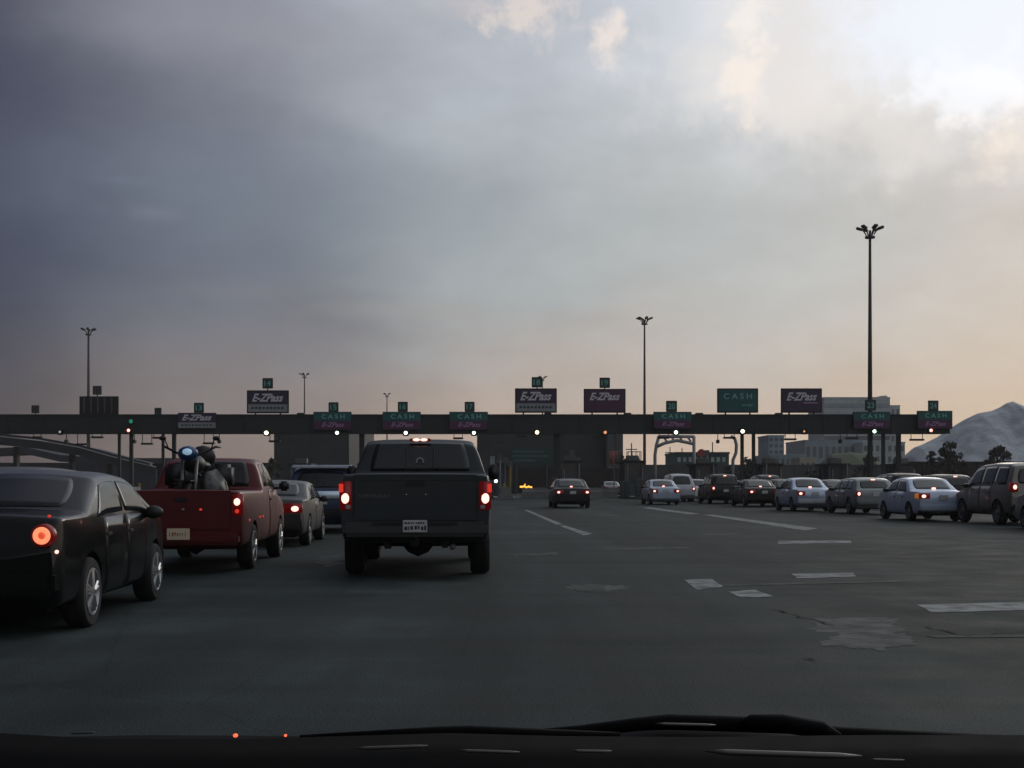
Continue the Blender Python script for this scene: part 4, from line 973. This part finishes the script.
# amber lit message sign on the lane right of the first booth
t = thing('message_sign', 'low amber lit message sign glowing between two toll islands', 'sign', P(526, 487, 103)); zc = t.location.z; t.location.z = 0
MB().box(-.62, .62, 0, .25, zc-.45, zc+.40, bev=.05).build('cabinet', M['frame'], t)
b_ = MB()
for k, (x, z, w) in enumerate(((-.50, .02, .24), (-.24, .05, .18), (-.04, -.02, .16), (.14, .03, .18), (.34, -.02, .16), (-.12, .20, .07))): b_.box(x, x+w, -.03, -.002, zc+z-.07, zc+z+.07, bev=.01)
b_.build('led_display', M['amberled'], t); MB().tube([(-.3, .12, 0), (-.3, .12, zc-.45)], .05).tube([(.3, .12, 0), (.3, .12, zc-.45)], .05).build('leg', M['steel'], t)
JG = 'concrete barriers by the toll islands'
for px, Y, w, lb_ in ((538, 100, 2.6, 'low pale concrete barrier right of the amber message sign'), (546, 104, 2.0, 'second low concrete barrier just left of the thick centre column'), (592, 99, 1.6, 'low concrete barrier right of the plum sedan'), (603, 104, 2.4, 'low concrete barrier in front of the small pale car')):
    t = thing('concrete_barrier', lb_, 'barrier', ((px-CX)/F*Y, Y, 0), YAW, JG)
    MB().prism([(-w/2, 0), (w/2, 0), (w/2, .22), (w/2-.05, .85), (-w/2+.05, .85), (-w/2, .22)], -.28, .28).build('block', M['concrete'], t); MB().box(-w/2+.1, w/2-.1, -.30, -.282, .55, .68).build('reflective_band', M['strip'], t)
CG = 'grey equipment cabinets by the toll booths'
for px, Y, w, h_, lb_ in ((625, 99, .7, 1.35, 'narrow grey equipment cabinet left of the yellow mast foot'), (641, 98, .8, 1.55, 'tall grey equipment cabinet touching the yellow mast foot'), (555, 98, .55, 1.6, 'dark slim cabinet at the foot of the thick centre column'), (488, 98, .8, 1.4, 'grey cabinet right beside the big pickup tail lamp'), (649, 102, .7, 1.2, 'short grey cabinet behind the leftmost blue-silver sedan')):
    t = thing('equipment_cabinet', lb_, 'cabinet', ((px-CX)/F*Y, Y, 0), YAW, CG)
    MB().box(-w/2, w/2, 0, .6, 0, h_, bev=.03).build('body', M['boothblue' if w > .7 else 'booth'], t); d_ = MB().box(-w/2+.06, w/2-.06, -.03, -.002, .12, h_-.1, bev=.008).build('door', M['booth'], t)
    MB().box(w*.22, w*.27, -.06, -.031, h_*.45, h_*.6).build('handle', M['galv'], d_); MB().box(-w/2-.04, w/2+.04, -.04, .64, h_+.002, h_+.06, bev=.01).build('lid', M['galv'], t)
# slim poles, barrier arms and flag by the booths
PG = 'slim posts standing between the toll booths'
for px, yt, Y, w, mm, lb_ in ((500, 460, 104, .07, 'whitesteel', 'slim pale post right of the big pickup, left one'), (505, 462, 104, .06, 'galv', 'slim grey post between the pale and yellow posts'), (510, 466, 103, .09, 'yellow', 'slim yellowish post beside the amber message sign'), (572, 455, 108, .07, 'whitesteel', 'slim pale post behind the plum sedan'),
    (578, 462, 108, .07, 'galv', 'slim grey post right of the plum sedan roof'), (707, 455, 108, .08, 'whitesteel', 'slim pale post over the dark sport utility vehicle'), (834, 463, 108, .10, 'yellow', 'slim yellow-green post beyond the dark red car')):
    t = thing('post', lb_, 'post', ((px-CX)/F*Y, Y, .0), 0, PG); z = EYE+(HY-yt)/F*Y
    MB().tube([(0, 0, 0), (0, 0, z)], w, 8).build('shaft', M[mm], t); MB().box(-.22, .22, -.04, .04, z-.02, z+.42, bev=.03).build('plate', M['galv'], t)
t = thing('small_notice_sign', 'small pale notice on a pole right of the big pickup', 'sign', ((492.5-CX)/F*98, 98, 0)); z = EYE+(HY-460)/F*98
MB().tube([(0, 0, 0), (0, 0, z+.2)], .05, 6).build('post', M['steel'], t); MB().box(-.19, .19, -.06, -.05, z-.35, z+.30, bev=.003).build('panel', M['strip'], t)
t = thing('flag', 'reddish pink flag hanging on a pole left of the yellow mast foot', 'flag', ((614-CX)/F*112, 112, 0)); z0 = EYE+(HY-464)/F*112; z1 = EYE+(HY-451)/F*112
MB().tube([(0, 0, 0), (0, 0, z1+.3)], .05, 6).build('pole', M['galv'], t)
b_ = MB()
for i in range(9):
    for j in range(2): b_.v.append(Vector((-.05+i*.09-.35, .12*math.sin(i*1.4)+.06, z0+(z1-z0)*j)))
for i in range(8): b_.face([i*2, i*2+2, i*2+3, i*2+1])
fo = b_.build('cloth', M['pink'], t, True); sd = fo.modifiers.new('s', 'SOLIDIFY'); sd.thickness = .02

# ------------------------------------------------------------------ background
def building(name, label, px0, px1, py0, Y, depth, m, rows=0, cols=0, wm='winpane', roof=True, group=None, base_py=None, winh=.55, winw=.6, z1f=1.0):
    x0, x1 = (px0-CX)/F*Y, (px1-CX)/F*Y; z1 = EYE+(HY-py0)/F*Y; w = x1-x0
    t = thing(name, label, 'building', ((x0+x1)/2, Y, 0), 0, group)
    MB().box(-w/2, w/2, 0, depth, -.05, z1).build('wall', M[m], t)
    if roof: MB().box(-w/2-.15, w/2+.15, -.15, depth+.15, z1+.003, z1+.4).build('roof', M['steel'] if m.startswith('bldg_dark') else M[m], t)
    zs = z1*(1-z1f)
    for r_ in range(rows):
        for c_ in range(cols):
            cw = w/cols; ch = (z1-zs)/rows; cx = -w/2+cw*(c_+.5); cz = zs+ch*(r_+.5)
            f_ = MB().box(cx-cw*winw/2, cx+cw*winw/2, -.06, -.003, cz-ch*winh/2, cz+ch*winh/2).build('window', M['galv' if wm == 'winpane' else 'bldg_teal'], t)
            MB().box(cx-cw*winw/2+cw*.04, cx+cw*winw/2-cw*.04, -.09, -.062, cz-ch*winh/2+ch*.04, cz+ch*winh/2-ch*.04).build('pane', M[wm], f_)
    return t
building('warehouse', 'dark green clad warehouse behind lane signs 15, left of the big pickup', 274, 349, 424, 165, 30, 'bldg_dark')
t = building('warehouse', 'wide dark green clad warehouse behind the centre booths', 477, 606, 424, 165, 30, 'bldg_dark')
building('brick_annex', 'brown-grey annex at the right end of the centre warehouse', 606.5, 623, 426, 163, 22, 'bldg_brown', 2, 2)
# warehouse lower plinth: dark loading fence in front
def wallthing(name, label, px0, px1, py0, Y, m, th=.5, cat='wall', posts=0):
    x0, x1 = (px0-CX)/F*Y, (px1-CX)/F*Y; z1 = EYE+(HY-py0)/F*Y; t = thing(name, label, cat, ((x0+x1)/2, Y, 0)); w = x1-x0
    MB().box(-w/2, w/2, 0, th, -.05, z1).build('panel', M[m], t); MB().box(-w/2-.05, w/2+.05, -.08, th+.08, z1+.002, z1+.18).build('coping', M[m], t)
    for k in range(posts): x = -w/2+w*k/(posts-1); MB().box(x-.12, x+.12, -.14, -.003, -.05, z1+.10).build('pillar', M[m], t)
wallthing('fence_wall', 'dark brown fence in front of the centre warehouse', 470, 640, 470, 150, 'brownwall', .3, posts=12)
wallthing('retaining_wall', 'long dark grey panelled retaining wall beyond the right queue', 640, 905, 466, 168, 'wall', .6, posts=18)
wallthing('site_fence', 'dark brown fence below the tarpaulin-covered mound', 905, 1180, 463, 150, 'brownwall', .3, posts=16)
wallthing('low_wall', 'dusky blue-grey wall beyond the left lanes', -60, 270, 464, 175, 'bluewall', .5, posts=20)
# green gantry sign beyond
t = thing('highway_sign', 'green highway sign hanging in front of the centre warehouse', 'sign', P(531, 456, 140)); w, h = 43/F*140, 16/F*140; zc = t.location.z; t.location.z = 0
MB().box(-w/2, w/2, 0, .12, zc-h/2, zc+h/2, bev=.03).build('panel', M['teal'] if False else M['greensign'], t)
b_ = MB()
for k, (a, b2) in enumerate(((.1, .8), (.05, .9), (.2, .6))): b_.box(-w/2+w*a*.3+.2, -w/2+w*b2, -.03, -.002, zc+h*.28-k*h*.28-.10, zc+h*.28-k*h*.28+.10)
b_.build('lettering', M['letter_dim'], t)
for s_ in (-1, 1): MB().tube([(s_*w*.35, .25, 0), (s_*w*.35, .25, zc+h/2)], .12).build('post', M['steel'], t)
# left overpass
t = thing('overpass', 'elevated road ramp sloping down to the right behind the left lanes', 'bridge', (0, 150, 0))
def ramp_deck(p, th, y0, y1):
    m_ = MB(); pts = [P(*q, 150) for q in p]; poly = [(q.x, q.z) for q in pts]+[(q.x, q.z-th) for q in pts[::-1]]
    return m_.prism(poly, y0, y1)
ramp_deck([(-120, 418), (0, 437), (40, 441), (80, 448), (112, 457), (150, 466), (190, 478)], .95, 0, 9).build('deck', M['steel'], t)
ramp_deck([(-120, 414.5), (0, 433.5), (40, 437.5), (80, 444.5), (112, 453.5), (150, 463)], .28, -.2, -.01).build('parapet', M['bluewall'], t)
for px, py in ((-60, 436), (5, 446), (62, 452), (100, 462)):
    q = P(px, py, 150); MB().box(q.x-.22, q.x+.22, 3, 4, -.05, q.z).build('pier', M['steel'], t)
t = thing('overpass', 'second lower ramp crossing behind the sloping left ramp', 'bridge', (0, 185, 0))
m_ = MB(); pts = [P(a, b_2, 185) for a, b_2 in ((-120, 452), (25, 447), (60, 455), (112, 458), (180, 458), (260, 466))]
m_.prism([(q.x, q.z) for q in pts]+[(q.x, q.z-1.0) for q in pts[::-1]], 0, 8).build('deck', M['bluewall'], t)
for px in (-40, 40, 130, 200): x = (px-CX)/F*185; MB().box(x-.4, x+.4, 3, 5, -.05, 3.8).build('pier', M['bluewall'], t)
# rigging / arch frame
t = thing('arch_frame', 'grey steel arch frame under the gantry right of the middle mast', 'frame', ((675-CX)/F*150, 150, 0)); k = 150/F
zA = lambda py: EYE+(HY-py)*k
MB().tube([(-20*k, 0, 0), (-20*k, 0, zA(455)), (-18.5*k, 0, zA(445)), (-16*k, 0, zA(436))], .2, 8).build('leg', M['whitesteel'], t, True)
MB().tube([(19*k, 0, 0), (19*k, 0, zA(436))], .2, 8).build('leg', M['whitesteel'], t, True)
MB().tube([(-19*k, 0, zA(447)), (-10*k, 0, zA(443)), (2*k, 0, zA(440.5)), (10*k, 0, zA(442)), (19*k, 0, zA(444))], .2, 8).build('lower_chord', M['whitesteel'], t, True)
b_ = MB(); b_.tube([(-16*k, 0, zA(436.5)), (19*k, 0, zA(436.5))], .2)
for a in (-12, -4, 4, 12): b_.tube([(a*k, 0, zA(436.5)), ((a+4)*k, 0, zA(441.5))], .12)
b_.build('upper_chord', M['whitesteel'], t, True)
t = thing('arch_frame', 'single curved grey steel leg left of the paired columns', 'frame', ((737-CX)/F*150, 150, 0))
MB().tube([(-6*k, 0, zA(436)), (-2*k, 0, zA(439)), (-.5*k, 0, zA(445)), (-1*k, 0, zA(453)), (-4*k, 0, zA(460)), (-5*k, 0, 0)], .2, 8).build('leg', M['whitesteel'], t, True)
t = thing('depot', 'long low teal building with a row of pale windows beyond the right queue', 'building', ((702-CX)/F*190, 190, 0)); k2 = 190/F; zt = EYE+(HY-454)*k2
MB().box(-27*k2, 27*k2, 0, 12, -.05, zt).build('wall', M['bldg_teal'], t); MB().box(-27.5*k2, 27.5*k2, -.3, 12.3, zt+.003, zt+.3).build('roof', M['leafg'] if False else M['steel'], t)
for q in range(9):
    x = (-23+q*5.6)*k2; f_ = MB().box(x-.30, x+.30, -.06, -.003, zt-1.25, zt-.45).build('window', M['bldg_teal'], t); MB().box(x-.24, x+.24, -.08, -.062, zt-1.2, zt-.5).build('pane', M['winlight'], f_)
t = thing('round_sign', 'red round disc sign above the teal building', 'sign', ((701.5-CX)/F*160, 160, 0)); zc = EYE+(HY-453)/F*160
MB().lathe([(0, 0), (0, .50), (.05, .52), (.10, .50), (.10, 0)], 28, 'y', (0, 0, zc)).build('disc', M['redsign'], t); MB().tube([(0, .15, 0), (0, .15, zc+.2)], .07, 6).build('post', M['galv'], t)
b_ = thing('tanker_trailer', 'long pale pink trailer top left of the red disc', 'trailer', (0, 0, 0)) if False else None
# thin masts on the skyline
for px, yt, Y, lb_ in ((631.5, 443, 200, 'thin lattice mast with crossbars left of the middle lamp mast'), (670, 447, 230, 'thin skyline pole inside the arch frame, left one'), (682, 448, 230, 'thin skyline pole inside the arch frame, right one'), (712.5, 442, 210, 'thin skyline pole right of the red disc')):
    t = thing('utility_pole', lb_, 'pole', ((px-CX)/F*Y, Y, 0), 0, 'thin poles on the skyline'); z = EYE+(HY-yt)/F*Y
    MB().tube([(0, 0, 0), (0, 0, z)], [.16, .09], 6).build('shaft', M['pole'], t)
    if px < 690: MB().box(-.9, .9, -.06, .06, z-1.1, z-.95).build('crossarm', M['pole'], t)
t = thing('silo', 'dark rounded tank with railing beside the yellow mast foot', 'tank', ((634-CX)/F*145, 145, 0)); kz = 145/F
MB().lathe([(-.05, .8), (EYE+22*kz, .8), (EYE+26*kz, .55), (EYE+27*kz, 0)], 20, 'z').build('shell', M['wall'], t, True)
b_ = MB()
for q in range(10):
    a = 2*math.pi*q/10; b_.tube([(math.cos(a)*.85, math.sin(a)*.85, EYE+22*kz), (math.cos(a)*.85, math.sin(a)*.85, EYE+31*kz)], .03, 5)
b_.lathe([(EYE+31*kz, .83), (EYE+31*kz, .89), (EYE+31*kz+.06, .86), (EYE+31*kz, .83)], 20, 'z'); b_.build('railing', M['steel'], t)
building('office_tower', 'narrow blue-grey tower right of the paired columns', 768.5, 784, 436.5, 330, 14, 'bldg_blue', 7, 3, z1f=.85)
building('office_block', 'low blue-grey block in front of the narrow tower', 770, 806, 456, 320, 20, 'bldg_blue', 3, 7)
building('tan_shed', 'small tan shed with dark openings left of the olive slope', 800, 816, 459, 300, 10, 'bldg_tan', 1, 3, z1f=.55)
t = building('office_block', 'large pale office block rising above the gantry at the right', 824, 890, 398, 560, 30, 'bldg_pale', 0, 0)
k5 = 560/F
for py in (405.5, 416, 427, 438, 449):
    MB().box(-32.6*k5, 32.6*k5, -.25, -.003, EYE+(HY-py)*k5-.9, EYE+(HY-py)*k5+.9).build('window_band', M['winpane'] if py > 430 else M['bldg_blue'], t)
MB().box(28*k5, 33*k5, 4, 20, EYE+85.5*k5, EYE+88*k5).build('penthouse', M['bldg_pale'], t)
building('office_wing', 'lower stepped wing at the right of the pale office block', 890.5, 900, 406, 566, 24, 'bldg_pale', 3, 2, z1f=.5)
building('parking_deck', 'wide pale low block with blue roof strips in front of the office block', 805, 862, 441, 430, 30, 'bldg_blue', 2, 9)
building('parking_deck', 'grey slatted block left of the last gantry column', 862.5, 905, 443, 420, 20, 'bldg_pale', 4, 7)
# low building pieces by the gap at 352
building('tower_block', 'slim pale building in the gap left of the big pickup cab', 351, 358, 459, 260, 10, 'bldg_blue', 2, 1)

def terrain(name, prof, Y, depth, m, kind='structure', label=None, cat=None, seed=0, amp=.02, ny=26, nx=90, right_ext=None):
    """ridge whose crest follows prof [(px,py)], rounded off in depth"""
    xs = [(p[0]-CX)/F*Y for p in prof]; zs = [EYE+(HY-p[1])/F*Y for p in prof]
    x0, x1 = xs[0], xs[-1]; mb = MB()
    def hz(x):
        for a, b, p, q in zip(xs, xs[1:], zs, zs[1:]):
            if a <= x <= b: t = (x-a)/(b-a); return p+(q-p)*t
        return zs[-1]
    for i in range(nx+1):
        x = x0+(x1-x0)*i/nx
        for j in range(ny+1):
            v = j/ny*2-1; y = Y+v*depth
            h = hz(x)*(1-abs(v)**1.25)
            h *= 1+amp*3*noise.noise(Vector((x*.16, y*.12, seed)))*(1-abs(v)**3)*min(1, abs(v)*4)
            h += amp*12*noise.noise(Vector((x*.5, y*.35, seed+4)))*min(1, abs(v)*3)*(1-abs(v))
            mb.v.append(Vector((x, y, max(-.1, h)-.05)))
    for i in range(nx):
        for j in range(ny): a = i*(ny+1)+j; mb.face([a, a+ny+1, a+ny+2, a+1])
    o = mb.build(name, m, None, True)
    if kind: o['kind'] = kind
    if label: tag(o, label, cat)
    return o
terrain('salt_mound', [(896, 483.5), (905, 457), (915, 447), (925, 443), (938, 436.5), (950, 428), (965, 419), (978, 413), (992, 410.5), (1000, 407), (1006, 403), (1013, 401), (1020, 404), (1035, 410), (1070, 418), (1110, 436), (1150, 470), (1160, 483.5)], 215, 24, M['tarp'], None, 'big blue-grey tarpaulin-covered mound at the right edge', 'mound', 3, .06, 60, 220)
terrain('hill', [(815, 480), (822, 462), (830, 454), (850, 452), (868, 454), (878, 462), (885, 480)], 260, 20, M['hill'], seed=9)
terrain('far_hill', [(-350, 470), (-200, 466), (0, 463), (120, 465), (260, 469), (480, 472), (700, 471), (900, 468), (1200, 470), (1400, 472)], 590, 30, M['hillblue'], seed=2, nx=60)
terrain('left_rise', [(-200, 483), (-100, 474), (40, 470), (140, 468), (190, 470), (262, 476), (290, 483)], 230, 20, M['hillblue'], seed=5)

def leafy(name, label, cat, px, Y, pyt, pxw, m, trunk=True, n=900, seed=0, group=None, leaf=.22):
    rnd = random.Random(seed); z1 = EYE+(HY-pyt)/F*Y; w = pxw/F*Y/2; t = thing(name, label, cat, ((px-CX)/F*Y, Y, 0), rnd.random()*6, group)
    st = MB(); clumps = []
    nb = 7
    st.tube([(0, 0, -.05), (.1, .05, z1*.35), (0, .1, z1*.7)], [.18, .12, .05], 6)
    for k in range(nb*3):
        a = rnd.random()*6.28; rr = w*math.sqrt(rnd.random())*.75; zz = z1*(.25+.62*rnd.random()*(1-.35*(rr/w)**2))
        c_ = Vector((math.cos(a)*rr, math.sin(a)*rr, zz)); clumps.append((c_, w*(.22+.22*rnd.random())))
        if k < nb+3: st.tube([(0, 0, zz*.45), tuple(c_*.6+Vector((0, 0, zz*.3))), tuple(c_)], [.06, .04, .015], 5)
    st.build('trunk', M['bark'], t); mb = MB()
    for k in range(n):
        c_, r_ = rnd.choice(clumps); d = Vector((rnd.gauss(0, 1), rnd.gauss(0, 1), rnd.gauss(0, .8))).normalized()*r_*(rnd.random()**.4)*1.1
        p = c_+d; p.z = max(.1, min(p.z, z1)); s_ = leaf*(.6+.8*rnd.random()); u = Vector((rnd.gauss(0, 1), rnd.gauss(0, 1), rnd.gauss(0, 1))).normalized(); v = u.orthogonal().normalized()
        v = v*math.cos(k)+u.cross(v)*math.sin(k); b = len(mb.v)
        mb.v += [p-u*s_, p+v*s_*.45, p+u*s_, p-v*s_*.45]; mb.face([b, b+1, b+2, b+3])
    mb.build('crown', m, t); return t
TG = 'shrubs and trees beyond the gantry'
for i, (px, Y, pyt, w, mm, lb_, n_) in enumerate(((949, 140, 434, 20, 'leaf', 'olive bushy tree in front of the mound, left one', 1600), (958, 142, 447, 20, 'leafb', 'lower brownish shrub right of the olive tree by the mound', 900), (1000, 140, 442, 24, 'leafb', 'brownish tree in front of the mound near the right edge', 1500), (988, 143, 452, 16, 'leafg', 'small dark green shrub between the two trees by the mound', 800),
    (934, 143, 447, 16, 'leafb', 'small brown shrub left of the olive tree by the mound', 700), (258, 150, 458, 16, 'leafg', 'dark shrub right of the red pickup roof', 800), (272, 150, 455, 18, 'leaf', 'olive shrub at the left end of the dark warehouse', 900), (246, 152, 462, 12, 'leafg', 'small dark shrub low beside the red pickup cab', 500), (749, 155, 455, 30, 'leafg', 'dark green tree behind the paired columns', 1500),
    (766, 155, 457, 20, 'leafg', 'dark green shrub between the paired columns and the narrow tower', 900), (868, 160, 449, 16, 'leaf', 'olive shrub left of the last three columns', 800), (730, 156, 462, 16, 'leafg', 'low dark shrub under the curved steel leg', 700), (622, 155, 450, 9, 'leafg', 'thin dark green tree behind the pink flag', 600), (858, 150, 463, 14, 'leafg', 'low dark shrub in front of the grey slatted block', 600), (812, 150, 466, 18, 'leafg', 'low dark shrub below the small tan shed', 600))):
    leafy('tree' if 'tree' in lb_ else 'shrub', lb_, 'tree' if 'tree' in lb_ else 'shrub', px, Y, pyt, w, M[mm], n=n_, seed=i+20, group=TG)

# ------------------------------------------------------------------ the car the view is taken from: hood, cowl, wiper, dashboard
own = thing('car', 'dark car the view is taken from, its cowl and wiper along the bottom', 'car', (0, 0, 0))
def strip_prof(prof, Y0, Y1, z_low, m, name, Yref):
    poly = [(((a-CX)/F)*Yref, EYE-(b-HY)/F*Yref) for a, b in prof]; mb = MB(); n = len(poly); rows = [(Y1, -.05), (Y1-.05, -.038), (Yref, 0), (Yref-.04, -.008), (Y0, -.10)]
    for (y, dz) in rows:
        for x, z in poly: mb.v.append(Vector((x, y, z+dz)))
    for i in range(len(rows)-1):
        for k in range(n-1): mb.face([i*n+k, i*n+k+1, (i+1)*n+k+1, (i+1)*n+k])
    b = len(mb.v)
    for k in range(n): mb.v.append(Vector((poly[k][0], Y1, z_low)))
    for k in range(n): mb.v.append(Vector((poly[k][0], Y0, z_low)))
    for k in range(n-1): mb.face([k, k+1, b+k+1, b+k]); mb.face([(len(rows)-1)*n+k, (len(rows)-1)*n+k+1, b+n+k+1, b+n+k]); mb.face([b+k, b+k+1, b+n+k+1, b+n+k])
    return mb.build(name, m, own, True)
strip_prof([(-160, 731), (0, 733), (60, 736.5), (110, 739), (240, 739), (380, 735), (450, 733), (560, 736), (700, 737), (860, 735), (1024, 735), (1200, 738)], .55, 1.02, .75, M['dash'], 'dashboard', .92)
# cowl and wiper ahead of it, through the windscreen
Yw = 1.30
def W_(px, py, Y=Yw): return P(px, py, Y)
cw = MB(); 
strip_prof([(-200, 738), (40, 737), (150, 735), (300, 736), (430, 734), (520, 733), (590, 727), (640, 721), (662, 719), (735, 721), (830, 734), (1024, 739), (1250, 742)], 1.06, 1.45, .72, M['wiper'], 'cowl', Yw)
wp = MB().tube([W_(508, 736, 1.26), W_(580, 731, 1.26), W_(640, 724, 1.26), W_(668, 722, 1.26), W_(735, 724, 1.26), W_(790, 726, 1.26), W_(830, 733, 1.26), W_(1040, 741, 1.26)], [.004, .006, .007, .008, .008, .008, .007, .004], 8).build('wiper_arm', M['wiper'], own, True)
MB().tube([W_(742, 725, 1.25), W_(750, 722.5, 1.25), W_(782, 723, 1.25), W_(822, 729, 1.25), W_(840, 737, 1.25)], [.004, .008, .009, .008, .004], 8).build('wiper_pivot', M['wiper'], wp, True)
MB().tube([W_(300, 738, 1.24), W_(436, 732.5, 1.24), W_(470, 731.5, 1.24), W_(620, 735, 1.24)], [.003, .006, .006, .003], 8).build('wiper_arm', M['wiper'], own, True)
def glint(a, b, Y=.90, r=.0016):
    m_ = MB(); pa, pb = P(*a, Y), P(*b, Y)
    m_.tube([pa, pa.lerp(pb, .15)+Vector((0, 0, -.0004)), pa.lerp(pb, .85)+Vector((0, 0, -.0004)), pb], [r*.2, r, r, r*.2], 8).build('glint_bar', M['shiny'], own, True)  # pale glossy bars added as streaks of reflected light
glint((704, 751), (862, 756), .86, .0022); glint((572, 750.5), (612, 751), .86, .0012); glint((355, 748), (428, 745.5), .86, .0013); glint((458, 750), (520, 752), .86, .0012); glint((655, 723.5), (716, 725), 1.20, .0016); glint((70, 733), (96, 732), 1.1, .001); glint((870, 759), (905, 760), .86, .0009)
for px in (235.5, 285.5): MB().ball(P(px, 735.5, .90), (.0018, .0018, .0014) if px < 250 else (.0011, .0011, .001)).build('indicator_light', M['led'], own)
hd = MB(); n = 14
for (y, z, w) in ((1.46, .93, .70), (1.7, .89, .70), (2.1, .81, .68), (2.3, .76, .64), (2.36, .68, .60), (2.36, .35, .60)):
    for k in range(n+1): u = k/n*2-1; hd.v.append(Vector((u*w+.15, y-.08*u*u, z-.05*abs(u)**4)))
for i in range(5):
    for k in range(n): hd.face([i*(n+1)+k, i*(n+1)+k+1, (i+1)*(n+1)+k+1, (i+1)*(n+1)+k])
hd.build('hood', M['hood'], own, True)

hz_ = MB().box(-420, 420, -30, 640, -1.2, 55).build('haze', None); tag(hz_, kind='stuff')
hm = bpy.data.materials.new('haze'); hm.use_nodes = True; hm.node_tree.nodes.clear()
ho = hm.node_tree.nodes.new('ShaderNodeOutputMaterial'); hv = hm.node_tree.nodes.new('ShaderNodeVolumePrincipled')
hv.inputs['Color'].default_value = (.90, .88, .88, 1); hv.inputs['Density'].default_value = .0004; hm.node_tree.links.new(hv.outputs[0], ho.inputs['Volume']); hz_.data.materials.append(hm)
